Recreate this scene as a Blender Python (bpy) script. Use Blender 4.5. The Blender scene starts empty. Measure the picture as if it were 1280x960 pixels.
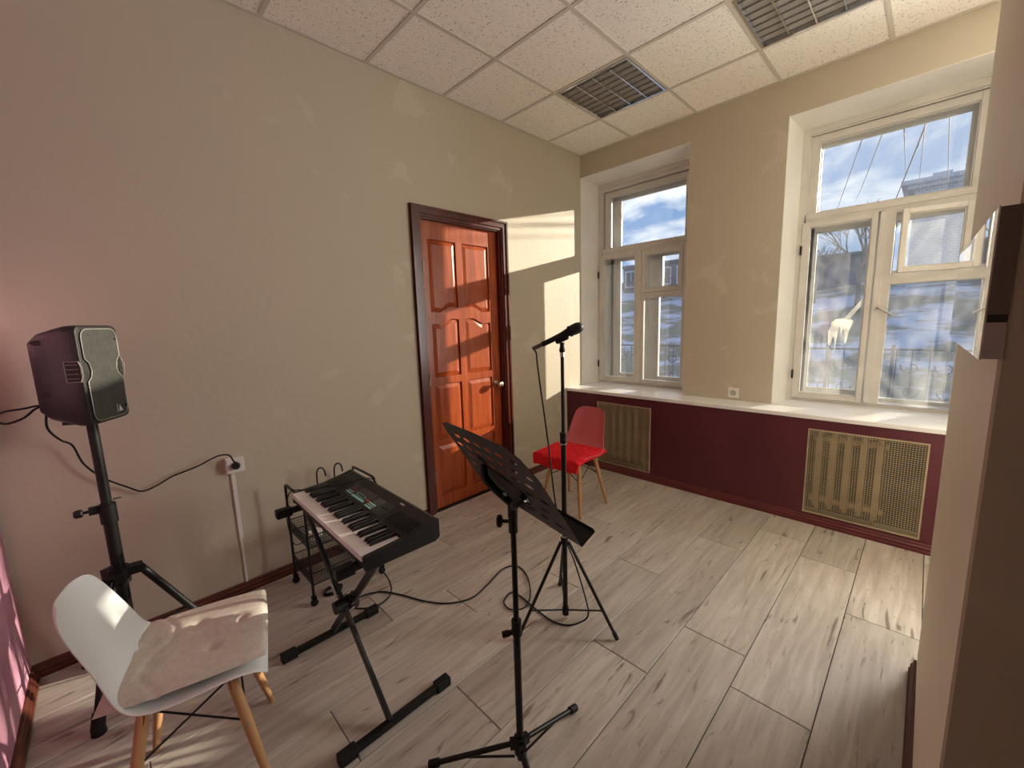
import bpy, bmesh, math, random
from mathutils import Matrix, Vector, noise as mnoise
from math import sin, cos, pi, radians as R

# ------------------------------------------------------------------ camera, sky, sun, exposure
SC = bpy.context.scene
COL = SC.collection
cam_d = bpy.data.cameras.new('camera'); cam = bpy.data.objects.new('camera', cam_d); COL.objects.link(cam)
SC.camera = cam
cam_d.sensor_fit = 'HORIZONTAL'; cam_d.sensor_width = 36.0
cam_d.lens = 36.0 * 513.8355 / 1280.0
cam_d.clip_start = 0.02; cam_d.clip_end = 400
YAW, PITCH, ROLL = -0.7927, -0.148, -0.0313
fw = Vector((sin(YAW)*cos(PITCH), cos(YAW)*cos(PITCH), sin(PITCH)))
ri = Vector((cos(YAW), -sin(YAW), 0)); up = ri.cross(fw)
r2 = cos(ROLL)*ri + sin(ROLL)*up; u2 = -sin(ROLL)*ri + cos(ROLL)*up
m = Matrix((r2, u2, -fw)).transposed().to_4x4(); m.translation = (2.6967, -3.7499, 1.5084)
cam.matrix_world = m

SC.view_settings.view_transform = 'Standard'; SC.view_settings.look = 'None'
SC.view_settings.gamma = 1.0; SC.view_settings.use_curve_mapping = False
SC.view_settings.exposure = 0.86
try:
    SC.cycles.max_bounces = 14; SC.cycles.diffuse_bounces = 8; SC.cycles.transparent_max_bounces = 24
    SC.cycles.glossy_bounces = 4; SC.cycles.caustics_reflective = False
except Exception: pass

W = bpy.data.worlds.new('world'); SC.world = W; W.use_nodes = True
nt = W.node_tree; nt.nodes.clear()
o_ = nt.nodes.new('ShaderNodeOutputWorld'); bg = nt.nodes.new('ShaderNodeBackground')
tc = nt.nodes.new('ShaderNodeTexCoord'); mp = nt.nodes.new('ShaderNodeMapping'); mp.inputs['Scale'].default_value = (1.0, 1.0, 2.2)
mp.inputs['Location'].default_value = (0.35, 0.2, 0.1)
nz = nt.nodes.new('ShaderNodeTexNoise'); nz.inputs['Scale'].default_value = 4.2; nz.inputs['Detail'].default_value = 9
nz.inputs['Roughness'].default_value = 0.58; nz.inputs['Distortion'].default_value = 0.35
rp = nt.nodes.new('ShaderNodeValToRGB')
rp.color_ramp.elements[0].position = 0.44; rp.color_ramp.elements[0].color = (0, 0, 0, 1)
rp.color_ramp.elements[1].position = 0.60; rp.color_ramp.elements[1].color = (1, 1, 1, 1)
sp = nt.nodes.new('ShaderNodeSeparateXYZ'); gr = nt.nodes.new('ShaderNodeValToRGB')
gr.color_ramp.elements[0].position = 0.0; gr.color_ramp.elements[0].color = (0.20, 0.36, 0.62, 1)
gr.color_ramp.elements[1].position = 0.75; gr.color_ramp.elements[1].color = (0.05, 0.16, 0.50, 1)
mx = nt.nodes.new('ShaderNodeMix'); mx.data_type = 'RGBA'; mx.inputs['B'].default_value = (0.86, 0.90, 0.96, 1)
L = nt.links.new
L(tc.outputs['Generated'], mp.inputs['Vector']); L(mp.outputs['Vector'], nz.inputs['Vector']); L(nz.outputs['Fac'], rp.inputs['Fac'])
L(tc.outputs['Generated'], sp.inputs['Vector']); L(sp.outputs['Z'], gr.inputs['Fac'])
L(rp.outputs['Color'], mx.inputs['Factor']); L(gr.outputs['Color'], mx.inputs['A']); L(mx.outputs['Result'], bg.inputs['Color'])
dt = nt.nodes.new('ShaderNodeVectorMath'); dt.operation = 'DOT_PRODUCT'; dt.inputs[1].default_value = (0.40, 0.89, 0.21)
sm = nt.nodes.new('ShaderNodeMapRange'); sm.interpolation_type = 'SMOOTHSTEP'; sm.inputs['From Min'].default_value = 0.62; sm.inputs['From Max'].default_value = 1.0; sm.inputs['To Max'].default_value = 0.40
m3 = nt.nodes.new('ShaderNodeMix'); m3.data_type = 'RGBA'; m3.inputs['B'].default_value = (0.62, 0.66, 0.72, 1)
L(tc.outputs['Generated'], dt.inputs[0]); L(dt.outputs['Value'], sm.inputs['Value']); L(sm.outputs[0], m3.inputs['Factor']); L(mx.outputs['Result'], m3.inputs['A']); L(m3.outputs['Result'], bg.inputs['Color'])
bg.inputs['Strength'].default_value = 0.72; L(bg.outputs['Background'], o_.inputs['Surface'])

sd = bpy.data.lights.new('sun', 'SUN'); sun = bpy.data.objects.new('sun', sd); COL.objects.link(sun)
sd.energy = 5.7; sd.color = (1.0, 0.88, 0.72); sd.angle = R(0.55)
SUNV = Vector((1.0, 2.30, 0.546)).normalized()
sun.rotation_euler = SUNV.to_track_quat('Z', 'Y').to_euler(); sun.location = (8, 16, 5)

# added fill lamp, unseen behind the partition end, to brighten the room
ad_ = bpy.data.lights.new('added_fill_lamp', 'AREA'); al = bpy.data.objects.new('added_fill_lamp', ad_); COL.objects.link(al)
ad_.shape = 'RECTANGLE'; ad_.size = 1.05; ad_.size_y = 2.05; ad_.energy = 72.0; ad_.color = (1.0, 0.965, 0.92)
al.matrix_world = Matrix.Translation((3.77, 0.40, 1.87)) @ Matrix.Rotation(-pi/2-R(8), 4, 'X')

# ------------------------------------------------------------------ helpers
def tagp(o, label=None, cat=None, group=None, kind=None):
    if label: o['label'] = label
    if cat: o['category'] = cat
    if group: o['group'] = group
    if kind: o['kind'] = kind
    return o
def thing(name, label, cat, loc=(0,0,0), rz=0, group=None, kind=None):
    o = bpy.data.objects.new(name, None); COL.objects.link(o); o.location = loc; o.rotation_euler = (0,0,rz)
    o.empty_display_size = 0.1
    return tagp(o, label, cat, group, kind)
def sub(name, parent, loc=(0,0,0), rot=(0,0,0)):
    o = bpy.data.objects.new(name, None); COL.objects.link(o); o.parent = parent; o.location = loc; o.rotation_euler = rot
    o.empty_display_size = 0.05
    return o
def frame_of(p0, p1):
    d = (Vector(p1)-Vector(p0)); 
    return d.to_track_quat('Z', 'Y').to_matrix()
class MB:
    def __init__(s): s.v = []; s.f = []; s.mi = []; s.cur = 0
    def add(s, vs, fs, M=None):
        b = len(s.v)
        for v in vs:
            v = Vector(v); s.v.append(M @ v if M is not None else v)
        for f in fs: s.f.append([b+i for i in f]); s.mi.append(s.cur)
        return s
    def box(s, x0, x1, y0, y1, z0, z1, M=None):
        vs = [(x0,y0,z0),(x1,y0,z0),(x1,y1,z0),(x0,y1,z0),(x0,y0,z1),(x1,y0,z1),(x1,y1,z1),(x0,y1,z1)]
        return s.add(vs, [(0,3,2,1),(4,5,6,7),(0,1,5,4),(1,2,6,5),(2,3,7,6),(3,0,4,7)], M)
    def cyl(s, p0, p1, r0, r1=None, n=12, caps=True):
        r1 = r0 if r1 is None else r1; p0 = Vector(p0); p1 = Vector(p1); q = frame_of(p0, p1); vs = []; 
        for p, r in ((p0,r0),(p1,r1)):
            for i in range(n): vs.append(p + q @ Vector((r*cos(2*pi*i/n), r*sin(2*pi*i/n), 0)))
        fs = [(i,(i+1)%n,n+(i+1)%n,n+i) for i in range(n)]
        if caps: fs += [tuple(range(n-1,-1,-1)), tuple(range(n,2*n))]
        return s.add(vs, fs)
    def bar(s, p0, p1, w, h, up=(0,0,1)):     # rectangular bar
        p0 = Vector(p0); p1 = Vector(p1); d = (p1-p0).normalized(); side = d.cross(Vector(up)).normalized(); u = side.cross(d)
        vs = [p+side*a*w/2+u*b*h/2 for p in (p0,p1) for a,b in ((-1,-1),(1,-1),(1,1),(-1,1))]
        return s.add(vs, [(3,2,1,0),(4,5,6,7),(0,1,5,4),(1,2,6,5),(2,3,7,6),(3,0,4,7)])
    def tube(s, pts, r, n=6, closed=False, caps=True):
        pts = [Vector(p) for p in pts]; N = len(pts); rs = r if isinstance(r, (list,tuple)) else [r]*N; vs = []
        prev = None
        for i, p in enumerate(pts):
            a = pts[(i-1)%N] if (closed or i > 0) else p; b = pts[(i+1)%N] if (closed or i < N-1) else p
            t = (b-a).normalized()
            if prev is None:
                ref = Vector((0,0,1)) if abs(t.z) < .9 else Vector((1,0,0)); nrm = t.cross(ref).normalized()
            else:
                nrm = (prev - t*prev.dot(t)).normalized()
            prev = nrm; bn = t.cross(nrm)
            for k in range(n): vs.append(p + (nrm*cos(2*pi*k/n) + bn*sin(2*pi*k/n))*rs[i])
        fs = []
        for i in range(N if closed else N-1):
            for k in range(n):
                j = (i+1)%N; fs.append((i*n+k, i*n+(k+1)%n, j*n+(k+1)%n, j*n+k))
        if caps and not closed: fs += [tuple(range(n-1,-1,-1)), tuple((N-1)*n+k for k in range(n))]
        return s.add(vs, fs)
    def lathe(s, prof, M=None, n=16):     # prof: list (r,z)
        vs = []; fs = []
        for r, z in prof:
            for i in range(n): vs.append((r*cos(2*pi*i/n), r*sin(2*pi*i/n), z))
        for j in range(len(prof)-1):
            for i in range(n): fs.append((j*n+i, j*n+(i+1)%n, (j+1)*n+(i+1)%n, (j+1)*n+i))
        fs += [tuple(range(n-1,-1,-1)), tuple((len(prof)-1)*n+i for i in range(n))]
        return s.add(vs, fs, M)
    def prism(s, poly, a, b, axis='z', M=None):   # poly in the other two axes
        n = len(poly); vs = []
        for h in (a, b):
            for p in poly:
                vs.append({'z':(p[0],p[1],h),'x':(h,p[0],p[1]),'y':(p[0],h,p[1])}[axis])
        fs = [tuple(range(n-1,-1,-1)), tuple(range(n,2*n))] + [(i,(i+1)%n,n+(i+1)%n,n+i) for i in range(n)]
        return s.add(vs, fs, M)
    def build(s, name, mat, parent=None, smooth=None, bevel=0, **tg):
        me = bpy.data.meshes.new(name); me.from_pydata([tuple(v) for v in s.v], [], s.f); 
        mats = mat if isinstance(mat, (list,tuple)) else [mat]
        for q in mats: me.materials.append(q)
        if len(mats) > 1: me.polygons.foreach_set('material_index', s.mi)
        bm = bmesh.new(); bm.from_mesh(me); bmesh.ops.recalc_face_normals(bm, faces=bm.faces); bm.to_mesh(me); bm.free()
        if smooth is not None:
            me.polygons.foreach_set('use_smooth', [True]*len(me.polygons)); me.set_sharp_from_angle(angle=R(smooth))
        o = bpy.data.objects.new(name, me); COL.objects.link(o); o.parent = parent
        if bevel:
            b = o.modifiers.new('bevel','BEVEL'); b.width = bevel; b.segments = 2; b.limit_method = 'ANGLE'; b.angle_limit = R(40)
        return tagp(o, **tg) if tg else o
def shared(me_obj, name, parent, loc=(0,0,0), rot=None, scale=None):
    o = bpy.data.objects.new(name, me_obj.data); COL.objects.link(o); o.parent = parent; o.location = loc
    if rot: o.rotation_euler = rot
    if scale: o.scale = scale
    return o
def spline(pts, k=6, closed=False):      # catmull-rom
    P = [Vector(p) for p in pts]; out = []; n = len(P)
    rng = n if closed else n-1
    for i in range(rng):
        if closed: p0,p1,p2,p3 = P[(i-1)%n],P[i],P[(i+1)%n],P[(i+2)%n]
        else: p0,p1,p2,p3 = P[max(i-1,0)],P[i],P[i+1],P[min(i+2,n-1)]
        for j in range(k):
            t = j/k
            out.append(0.5*((2*p1)+(-p0+p2)*t+(2*p0-5*p1+4*p2-p3)*t*t+(-p0+3*p1-3*p2+p3)*t**3))
    if not closed: out.append(P[-1])
    return out

# ------------------------------------------------------------------ materials
def mat(name, col, rough=0.6, metal=0.0, spec=0.5, coat=0.0):
    m = bpy.data.materials.new(name); m.use_nodes = True; b = m.node_tree.nodes['Principled BSDF']
    b.inputs['Base Color'].default_value = (*col, 1); b.inputs['Roughness'].default_value = rough
    b.inputs['Metallic'].default_value = metal; b.inputs['Specular IOR Level'].default_value = spec
    b.inputs['Coat Weight'].default_value = coat; b.inputs['Coat Roughness'].default_value = 0.12
    return m
def nodes(m): return m.node_tree.nodes, m.node_tree.links, m.node_tree.nodes['Principled BSDF']
def noisy(name, c1, c2, scale=8, detail=5, lo=0.35, hi=0.65, rough=0.6, bump=0.0, bscale=None, stretch=(1,1,1), coords='Object', **kw):
    m = mat(name, c1, rough, **kw); N, K, b = nodes(m)
    tc = N.new('ShaderNodeTexCoord'); mp = N.new('ShaderNodeMapping'); mp.inputs['Scale'].default_value = stretch
    nz = N.new('ShaderNodeTexNoise'); nz.inputs['Scale'].default_value = scale; nz.inputs['Detail'].default_value = detail
    rp = N.new('ShaderNodeValToRGB'); rp.color_ramp.elements[0].position = lo; rp.color_ramp.elements[1].position = hi
    rp.color_ramp.elements[0].color = (*c1,1); rp.color_ramp.elements[1].color = (*c2,1)
    K.new(tc.outputs[coords], mp.inputs['Vector']); K.new(mp.outputs['Vector'], nz.inputs['Vector'])
    K.new(nz.outputs['Fac'], rp.inputs['Fac']); K.new(rp.outputs['Color'], b.inputs['Base Color'])
    if bump:
        n2 = N.new('ShaderNodeTexNoise'); n2.inputs['Scale'].default_value = bscale or scale*4; n2.inputs['Detail'].default_value = 4
        bp = N.new('ShaderNodeBump'); bp.inputs['Strength'].default_value = bump; bp.inputs['Distance'].default_value = 0.01
        K.new(mp.outputs['Vector'], n2.inputs['Vector']); K.new(n2.outputs['Fac'], bp.inputs['Height']); K.new(bp.outputs['Normal'], b.inputs['Normal'])
    return m

def wall_paint(name, c1, c2, patch):
    """painted plaster: broad tone drift, pale filler patches, orange-peel relief"""
    m = mat(name, c1, 0.62, spec=0.35); N, K, b = nodes(m)
    g = N.new('ShaderNodeNewGeometry')
    n1 = N.new('ShaderNodeTexNoise'); n1.inputs['Scale'].default_value = 1.1; n1.inputs['Detail'].default_value = 4
    mixa = N.new('ShaderNodeMix'); mixa.data_type = 'RGBA'; mixa.inputs['A'].default_value = (*c1,1); mixa.inputs['B'].default_value = (*c2,1)
    n2 = N.new('ShaderNodeTexNoise'); n2.inputs['Scale'].default_value = 3.1; n2.inputs['Detail'].default_value = 7; n2.inputs['Roughness'].default_value = .62
    n2.inputs['Distortion'].default_value = .6
    rp = N.new('ShaderNodeValToRGB'); rp.color_ramp.elements[0].position = .595; rp.color_ramp.elements[1].position = .635
    sc = N.new('ShaderNodeMath'); sc.operation = 'MULTIPLY'; sc.inputs[1].default_value = .33
    mixb = N.new('ShaderNodeMix'); mixb.data_type = 'RGBA'; mixb.inputs['B'].default_value = (*patch,1)
    n3 = N.new('ShaderNodeTexNoise'); n3.inputs['Scale'].default_value = 26; n3.inputs['Detail'].default_value = 3; n3.inputs['Distortion'].default_value = .5
    bp = N.new('ShaderNodeBump'); bp.inputs['Strength'].default_value = .28; bp.inputs['Distance'].default_value = .005
    for q in (n1,n2,n3): K.new(g.outputs['Position'], q.inputs['Vector'])
    K.new(n1.outputs['Fac'], mixa.inputs['Factor']); K.new(mixa.outputs['Result'], mixb.inputs['A'])
    K.new(n2.outputs['Fac'], rp.inputs['Fac']); K.new(rp.outputs['Color'], sc.inputs[0]); sx = N.new('ShaderNodeSeparateXYZ'); K.new(g.outputs['Position'], sx.inputs[0]); my = N.new('ShaderNodeMapRange'); my.inputs['From Min'].default_value = -3.5; my.inputs['From Max'].default_value = -2.3; my.inputs['To Min'].default_value = .12
    K.new(sx.outputs['Y'], my.inputs['Value']); s2_ = N.new('ShaderNodeMath'); s2_.operation = 'MULTIPLY'; K.new(sc.outputs[0], s2_.inputs[0]); K.new(my.outputs[0], s2_.inputs[1]); K.new(s2_.outputs[0], mixb.inputs['Factor'])
    K.new(mixb.outputs['Result'], b.inputs['Base Color']); K.new(n3.outputs['Fac'], bp.inputs['Height']); K.new(bp.outputs['Normal'], b.inputs['Normal'])
    return m
M_wall = wall_paint('beige_wall', (0.51,0.462,0.365), (0.555,0.508,0.41), (0.68,0.65,0.56))
M_pink = noisy('pink_wall', (0.58,0.28,0.40), (0.66,0.33,0.45), 2.0, 4, rough=.6, bump=.15, bscale=40)
M_white = noisy('white_paint', (0.60,0.585,0.55), (0.67,0.655,0.62), 5, 5, rough=.42, bump=.12, bscale=30)
M_reveal = noisy('reveal_paint', (0.76,0.75,0.71), (0.82,0.81,0.77), 3, 5, rough=.55, bump=.2, bscale=25)
M_sill = noisy('sill_paint', (0.84,0.85,0.87), (0.90,0.90,0.91), 6, 6, rough=.32, bump=.05, bscale=20)
M_maroon = noisy('maroon_paint', (0.085,0.013,0.025), (0.11,0.018,0.032), 3, 4, rough=.42, bump=.15, bscale=22)
M_base = noisy('dark_skirting', (0.075,0.018,0.012), (0.13,0.035,0.022), 6, 6, rough=.38, stretch=(1,1,1), bump=.1)
M_basem = noisy('maroon_skirting', (0.10,0.014,0.018), (0.14,0.02,0.024), 6, 6, rough=.38, bump=.1)
M_dark = mat('dark_void', (0.02,0.016,0.013), .9)
def door_wood(name, c1, c2, vert=True):
    m = mat(name, c1, .30, spec=.4, coat=.25); N, K, b = nodes(m)
    g = N.new('ShaderNodeNewGeometry'); mp = N.new('ShaderNodeMapping'); mp.inputs['Scale'].default_value = (14,14,1.2) if vert else (14,1.2,14)
    n1 = N.new('ShaderNodeTexNoise'); n1.inputs['Scale'].default_value = 1.6; n1.inputs['Detail'].default_value = 8; n1.inputs['Distortion'].default_value = 1.2
    rp = N.new('ShaderNodeValToRGB'); rp.color_ramp.elements[0].position = .35; rp.color_ramp.elements[1].position = .68
    rp.color_ramp.elements[0].color = (*c2,1); rp.color_ramp.elements[1].color = (*c1,1)
    K.new(g.outputs['Position'], mp.inputs['Vector']); K.new(mp.outputs['Vector'], n1.inputs['Vector']); K.new(n1.outputs['Fac'], rp.inputs['Fac'])
    K.new(rp.outputs['Color'], b.inputs['Base Color'])
    return m
M_door = door_wood('door_wood', (0.42,0.085,0.018), (0.25,0.04,0.010))
M_casing = door_wood('casing_wood', (0.115,0.018,0.012), (0.055,0.009,0.008)); nodes(M_casing)[2].inputs['Coat Weight'].default_value = .12
def floor_mat():
    m = mat('whitewashed_plank', (0.6,0.55,0.5), .38, spec=.5); N, K, b = nodes(m)
    g = N.new('ShaderNodeNewGeometry'); oi = N.new('ShaderNodeObjectInfo')
    cmb = N.new('ShaderNodeCombineXYZ'); mul = N.new('ShaderNodeMath'); mul.operation = 'MULTIPLY'; mul.inputs[1].default_value = 37.0
    K.new(oi.outputs['Random'], mul.inputs[0]); K.new(mul.outputs[0], cmb.inputs['X']); K.new(mul.outputs[0], cmb.inputs['Y'])
    ad = N.new('ShaderNodeVectorMath'); ad.operation = 'ADD'; K.new(g.outputs['Position'], ad.inputs[0]); K.new(cmb.outputs[0], ad.inputs[1])
    def nz(sc, st, det, dist=0.0):
        mp = N.new('ShaderNodeMapping'); mp.inputs['Scale'].default_value = st
        q = N.new('ShaderNodeTexNoise'); q.inputs['Scale'].default_value = sc; q.inputs['Detail'].default_value = det; q.inputs['Distortion'].default_value = dist
        K.new(ad.outputs[0], mp.inputs['Vector']); K.new(mp.outputs['Vector'], q.inputs['Vector']); return q
    grain = nz(1.0, (30,2.2,1), 8, .8); broad = nz(1.0, (3.5,1.1,1), 4); crack = nz(1.0, (17,2.6,1), 6, 1.6); knot = nz(1.0, (9,5,1), 3, .5)
    def ramp(src, p0, p1, c0, c1):
        r = N.new('ShaderNodeValToRGB'); r.color_ramp.elements[0].position = p0; r.color_ramp.elements[1].position = p1
        r.color_ramp.elements[0].color = (*c0,1); r.color_ramp.elements[1].color = (*c1,1); K.new(src.outputs['Fac'], r.inputs['Fac']); return r
    base = ramp(broad, .3, .7, (0.50,0.455,0.405), (0.635,0.595,0.54)); gr = ramp(grain, .30, .70, (.74,.71,.68), (1.08,1.08,1.07)); fleck = nz(1.0, (60,9,1), 5, .6); fk = ramp(fleck, .30, .38, (.52,.44,.38), (1,1,1))
    ck = ramp(crack, .30, .37, (.30,.22,.17), (1,1,1)); kn = ramp(knot, .22, .30, (.45,.36,.30), (1,1,1))
    def mulc(a, c, f=1.0):
        q = N.new('ShaderNodeMix'); q.data_type = 'RGBA'; q.blend_type = 'MULTIPLY'; q.inputs['Factor'].default_value = f
        K.new(a, q.inputs['A']); K.new(c, q.inputs['B']); return q.outputs['Result']
    c = mulc(base.outputs['Color'], gr.outputs['Color']); c = mulc(c, ck.outputs['Color'], .75); c = mulc(c, kn.outputs['Color'], .8); c = mulc(c, fk.outputs['Color'], .5)
    hs = N.new('ShaderNodeHueSaturation'); mr = N.new('ShaderNodeMapRange'); mr.inputs['To Min'].default_value = .9; mr.inputs['To Max'].default_value = 1.08
    K.new(oi.outputs['Random'], mr.inputs['Value']); K.new(mr.outputs[0], hs.inputs['Value']); K.new(c, hs.inputs['Color']); K.new(hs.outputs['Color'], b.inputs['Base Color'])
    bp = N.new('ShaderNodeBump'); bp.inputs['Strength'].default_value = .18; bp.inputs['Distance'].default_value = .003
    K.new(grain.outputs['Fac'], bp.inputs['Height']); K.new(bp.outputs['Normal'], b.inputs['Normal'])
    rr = N.new('ShaderNodeMapRange'); rr.inputs['To Min'].default_value = .28; rr.inputs['To Max'].default_value = .52
    K.new(grain.outputs['Fac'], rr.inputs['Value']); K.new(rr.outputs[0], b.inputs['Roughness'])
    return m
M_floor = floor_mat()
def tile_mat():
    m = mat('mineral_tile', (0.7,0.66,0.58), .9, spec=.2); N, K, b = nodes(m)
    g = N.new('ShaderNodeNewGeometry')
    n1 = N.new('ShaderNodeTexNoise'); n1.inputs['Scale'].default_value = 95; n1.inputs['Detail'].default_value = 2; n1.inputs['Distortion'].default_value = 1.0
    rp = N.new('ShaderNodeValToRGB'); rp.color_ramp.elements[0].position = .31; rp.color_ramp.elements[1].position = .39
    rp.color_ramp.elements[0].color = (0.36,0.31,0.26,1); rp.color_ramp.elements[1].color = (0.93,0.90,0.84,1)
    bp = N.new('ShaderNodeBump'); bp.inputs['Strength'].default_value = .6; bp.inputs['Distance'].default_value = .004
    K.new(g.outputs['Position'], n1.inputs['Vector']); K.new(n1.outputs['Fac'], rp.inputs['Fac']); K.new(rp.outputs['Color'], b.inputs['Base Color'])
    K.new(rp.outputs['Color'], bp.inputs['Height']); K.new(bp.outputs['Normal'], b.inputs['Normal'])
    return m
M_tile = tile_mat()
M_grid = mat('grid_metal', (0.62,0.58,0.52), .45)
M_chrome = mat('chrome', (0.75,0.75,0.75), .12, metal=1)
M_louvre = mat('louvre_metal', (0.86,0.84,0.80), .30, metal=.7); M_lshade = mat('louvre_shade', (0.10,0.09,0.08), .4)  # second tone is near-black shade painted under the louvre blades
M_lamp = mat('unlit_tube', (0.85,0.85,0.84), .25)
M_black = noisy('black_metal', (0.006,0.006,0.006), (0.010,0.010,0.010), 30, 3, rough=.38, spec=.35)
M_blackm = mat('matt_black', (0.010,0.0095,0.0095), .5, spec=.3)
M_rub = mat('black_rubber', (0.010,0.010,0.010), .6, spec=.3)
M_plas = noisy('black_plastic', (0.010,0.0095,0.0095), (0.015,0.014,0.014), 60, 3, rough=.45, spec=.35, bump=.15, bscale=220)
M_greyp = noisy('speaker_front', (0.026,0.026,0.024), (0.038,0.038,0.034), 45, 3, rough=.45, bump=.2, bscale=200)
M_rimglint = mat('rim_glint', (0.20,0.20,0.18), .3)  # pale tone paints the highlight along the bevelled rim
M_wkey = mat('white_key', (0.78,0.76,0.74), .2); M_bkey = mat('black_key', (0.012,0.012,0.012), .25)
M_teal = mat('teal_print', (0.35,0.90,0.75), .4); M_redp = mat('red_print', (0.6,0.06,0.05), .5); M_greyprint = mat('grey_print', (0.4,0.4,0.4), .5)
M_screen = mat('dark_display', (0.03,0.03,0.032), .12)
M_shell = mat('white_shell', (0.82,0.86,0.87), .32, spec=.5)
M_rshell = mat('rose_shell', (0.62,0.17,0.20), .40)
M_legw = noisy('beech_leg', (0.46,0.25,0.11), (0.58,0.34,0.16), 5, 6, rough=.4, stretch=(6,6,1))
M_linen = noisy('linen', (0.66,0.61,0.53), (0.74,0.69,0.61), 60, 5, rough=.95, bump=.4, bscale=400, spec=.1)
M_redf = noisy('red_fleece', (0.72,0.02,0.03), (0.85,0.035,0.045), 30, 5, rough=.95, bump=.7, bscale=120, spec=.1)
M_socket = mat('socket_plastic', (0.78,0.77,0.74), .35); M_sockd = mat('socket_hole', (0.12,0.115,0.11), .5); M_sockf = mat('socket_face', (0.42,0.41,0.39), .4)
M_tan = noisy('tan_wire', (0.42,0.34,0.22), (0.52,0.44,0.30), 8, 4, rough=.5)
M_rad = noisy('radiator_paint', (0.36,0.29,0.19), (0.42,0.34,0.23), 6, 4, rough=.5)
M_paper = mat('white_tape', (0.9,0.88,0.82), .8); nodes(M_paper)[2].inputs['Transmission Weight'].default_value = .0
M_unit = mat('white_gloss', (0.72,0.68,0.64), .02, spec=1.0, coat=1.0); nodes(M_unit)[2].inputs['Coat Roughness'].default_value = 0.01
M_unitside = mat('dark_gloss', (0.19,0.15,0.15), .2); M_unitlil = mat('mauve_gloss', (0.50,0.44,0.46), .25)
def glass(name, haze, scale=3.0, tint=(0.985,0.99,0.985)):
    m = bpy.data.materials.new(name); m.use_nodes = True; N = m.node_tree.nodes; K = m.node_tree.links; N.clear()
    out = N.new('ShaderNodeOutputMaterial'); tr = N.new('ShaderNodeBsdfTransparent'); tr.inputs['Color'].default_value = (*tint,1)
    gl = N.new('ShaderNodeBsdfGlossy'); gl.inputs['Roughness'].default_value = .02; df = N.new('ShaderNodeBsdfTranslucent'); df.inputs['Color'].default_value = (.8,.8,.78,1)
    fr = N.new('ShaderNodeFresnel'); fr.inputs['IOR'].default_value = 1.45
    m1 = N.new('ShaderNodeMixShader'); m2 = N.new('ShaderNodeMixShader')
    g = N.new('ShaderNodeNewGeometry'); mp = N.new('ShaderNodeMapping'); mp.inputs['Scale'].default_value = (1,1,.35)
    n1 = N.new('ShaderNodeTexNoise'); n1.inputs['Scale'].default_value = scale*3; n1.inputs['Detail'].default_value = 8; n1.inputs['Roughness'].default_value = .7
    mr = N.new('ShaderNodeMapRange'); mr.inputs['From Min'].default_value = .35; mr.inputs['From Max'].default_value = .75
    mr.inputs['To Min'].default_value = haze*.5; mr.inputs['To Max'].default_value = haze*1.8
    K.new(g.outputs['Position'], mp.inputs['Vector']); K.new(mp.outputs['Vector'], n1.inputs['Vector']); K.new(n1.outputs['Fac'], mr.inputs['Value'])
    pass; K.new(tr.outputs[0], m1.inputs[1]); K.new(df.outputs[0], m1.inputs[2])
    mb = N.new('ShaderNodeMath'); mb.operation = 'SUBTRACT'; mb.inputs[0].default_value = 1.0; K.new(g.outputs['Backfacing'], mb.inputs[1])
    mm = N.new('ShaderNodeMath'); mm.operation = 'MULTIPLY'; K.new(fr.outputs[0], mm.inputs[0]); K.new(mb.outputs[0], mm.inputs[1]); K.new(mm.outputs[0], m2.inputs['Fac'])
    mh = N.new('ShaderNodeMath'); mh.operation = 'MULTIPLY'; K.new(mr.outputs[0], mh.inputs[0]); K.new(mb.outputs[0], mh.inputs[1])
    K.new(mh.outputs[0], m1.inputs['Fac']); K.new(m1.outputs[0], m2.inputs[1]); K.new(gl.outputs[0], m2.inputs[2]); K.new(m2.outputs[0], out.inputs['Surface'])
    return m
M_glass = glass('pane_glass', .03); M_glassd = glass('dirty_glass', .11)

# ------------------------------------------------------------------ room shell
H = 3.1846; SILL = 0.80
X_R = 2.779          # face of the partition stub
Y_B = -4.154         # pink wall
fl = MB(); fl.box(-0.1, 4.7, Y_B-.1, 0.0, -.12, -.009); floor = fl.build('floor', M_dark, label='pale whitewashed wood-effect plank floor of the room', cat='floor', kind='structure')
pk = 0.2756; PL = 1.292
joint = {-1:-.35, 0:-1.585, 1:-2.22, 2:-2.86, 3:-2.525, 4:-.705, 5:-1.58, 6:-.975, 7:-.595, 8:-.80, 9:-1.25, 10:-.42, 11:-1.0, 12:-.2, 13:-.9, 14:-.5, 15:-1.1, 16:-.3}
mesh_cache = {}
for k, j0 in joint.items():
    xa = .034 + pk*k; xb = xa+pk
    xa = max(xa, 0.0); xb = min(xb, 4.6)
    if xb-xa < .02: continue
    js = sorted(set([Y_B, -.24] + [j0+PL*i for i in range(-4,4) if Y_B+.02 < j0+PL*i < -.26]))
    for a, b_ in zip(js[:-1], js[1:]):
        q = MB(); w = (xb-xa)/2-.0016; h = (b_-a)/2-.0016; e = .002
        vs = [(-w,-h,-.009),(w,-h,-.009),(w,h,-.009),(-w,h,-.009),(-w,-h,-e),(w,-h,-e),(w,h,-e),(-w,h,-e),(-w+e,-h+e,0),(w-e,-h+e,0),(w-e,h-e,0),(-w+e,h-e,0)]
        q.add(vs, [(0,1,5,4),(1,2,6,5),(2,3,7,6),(3,0,4,7),(4,5,9,8),(5,6,10,9),(6,7,11,10),(7,4,8,11),(8,9,10,11)])
        o = q.build('plank', M_floor, floor); o.location = ((xa+xb)/2, (a+b_)/2, 0)

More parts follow.
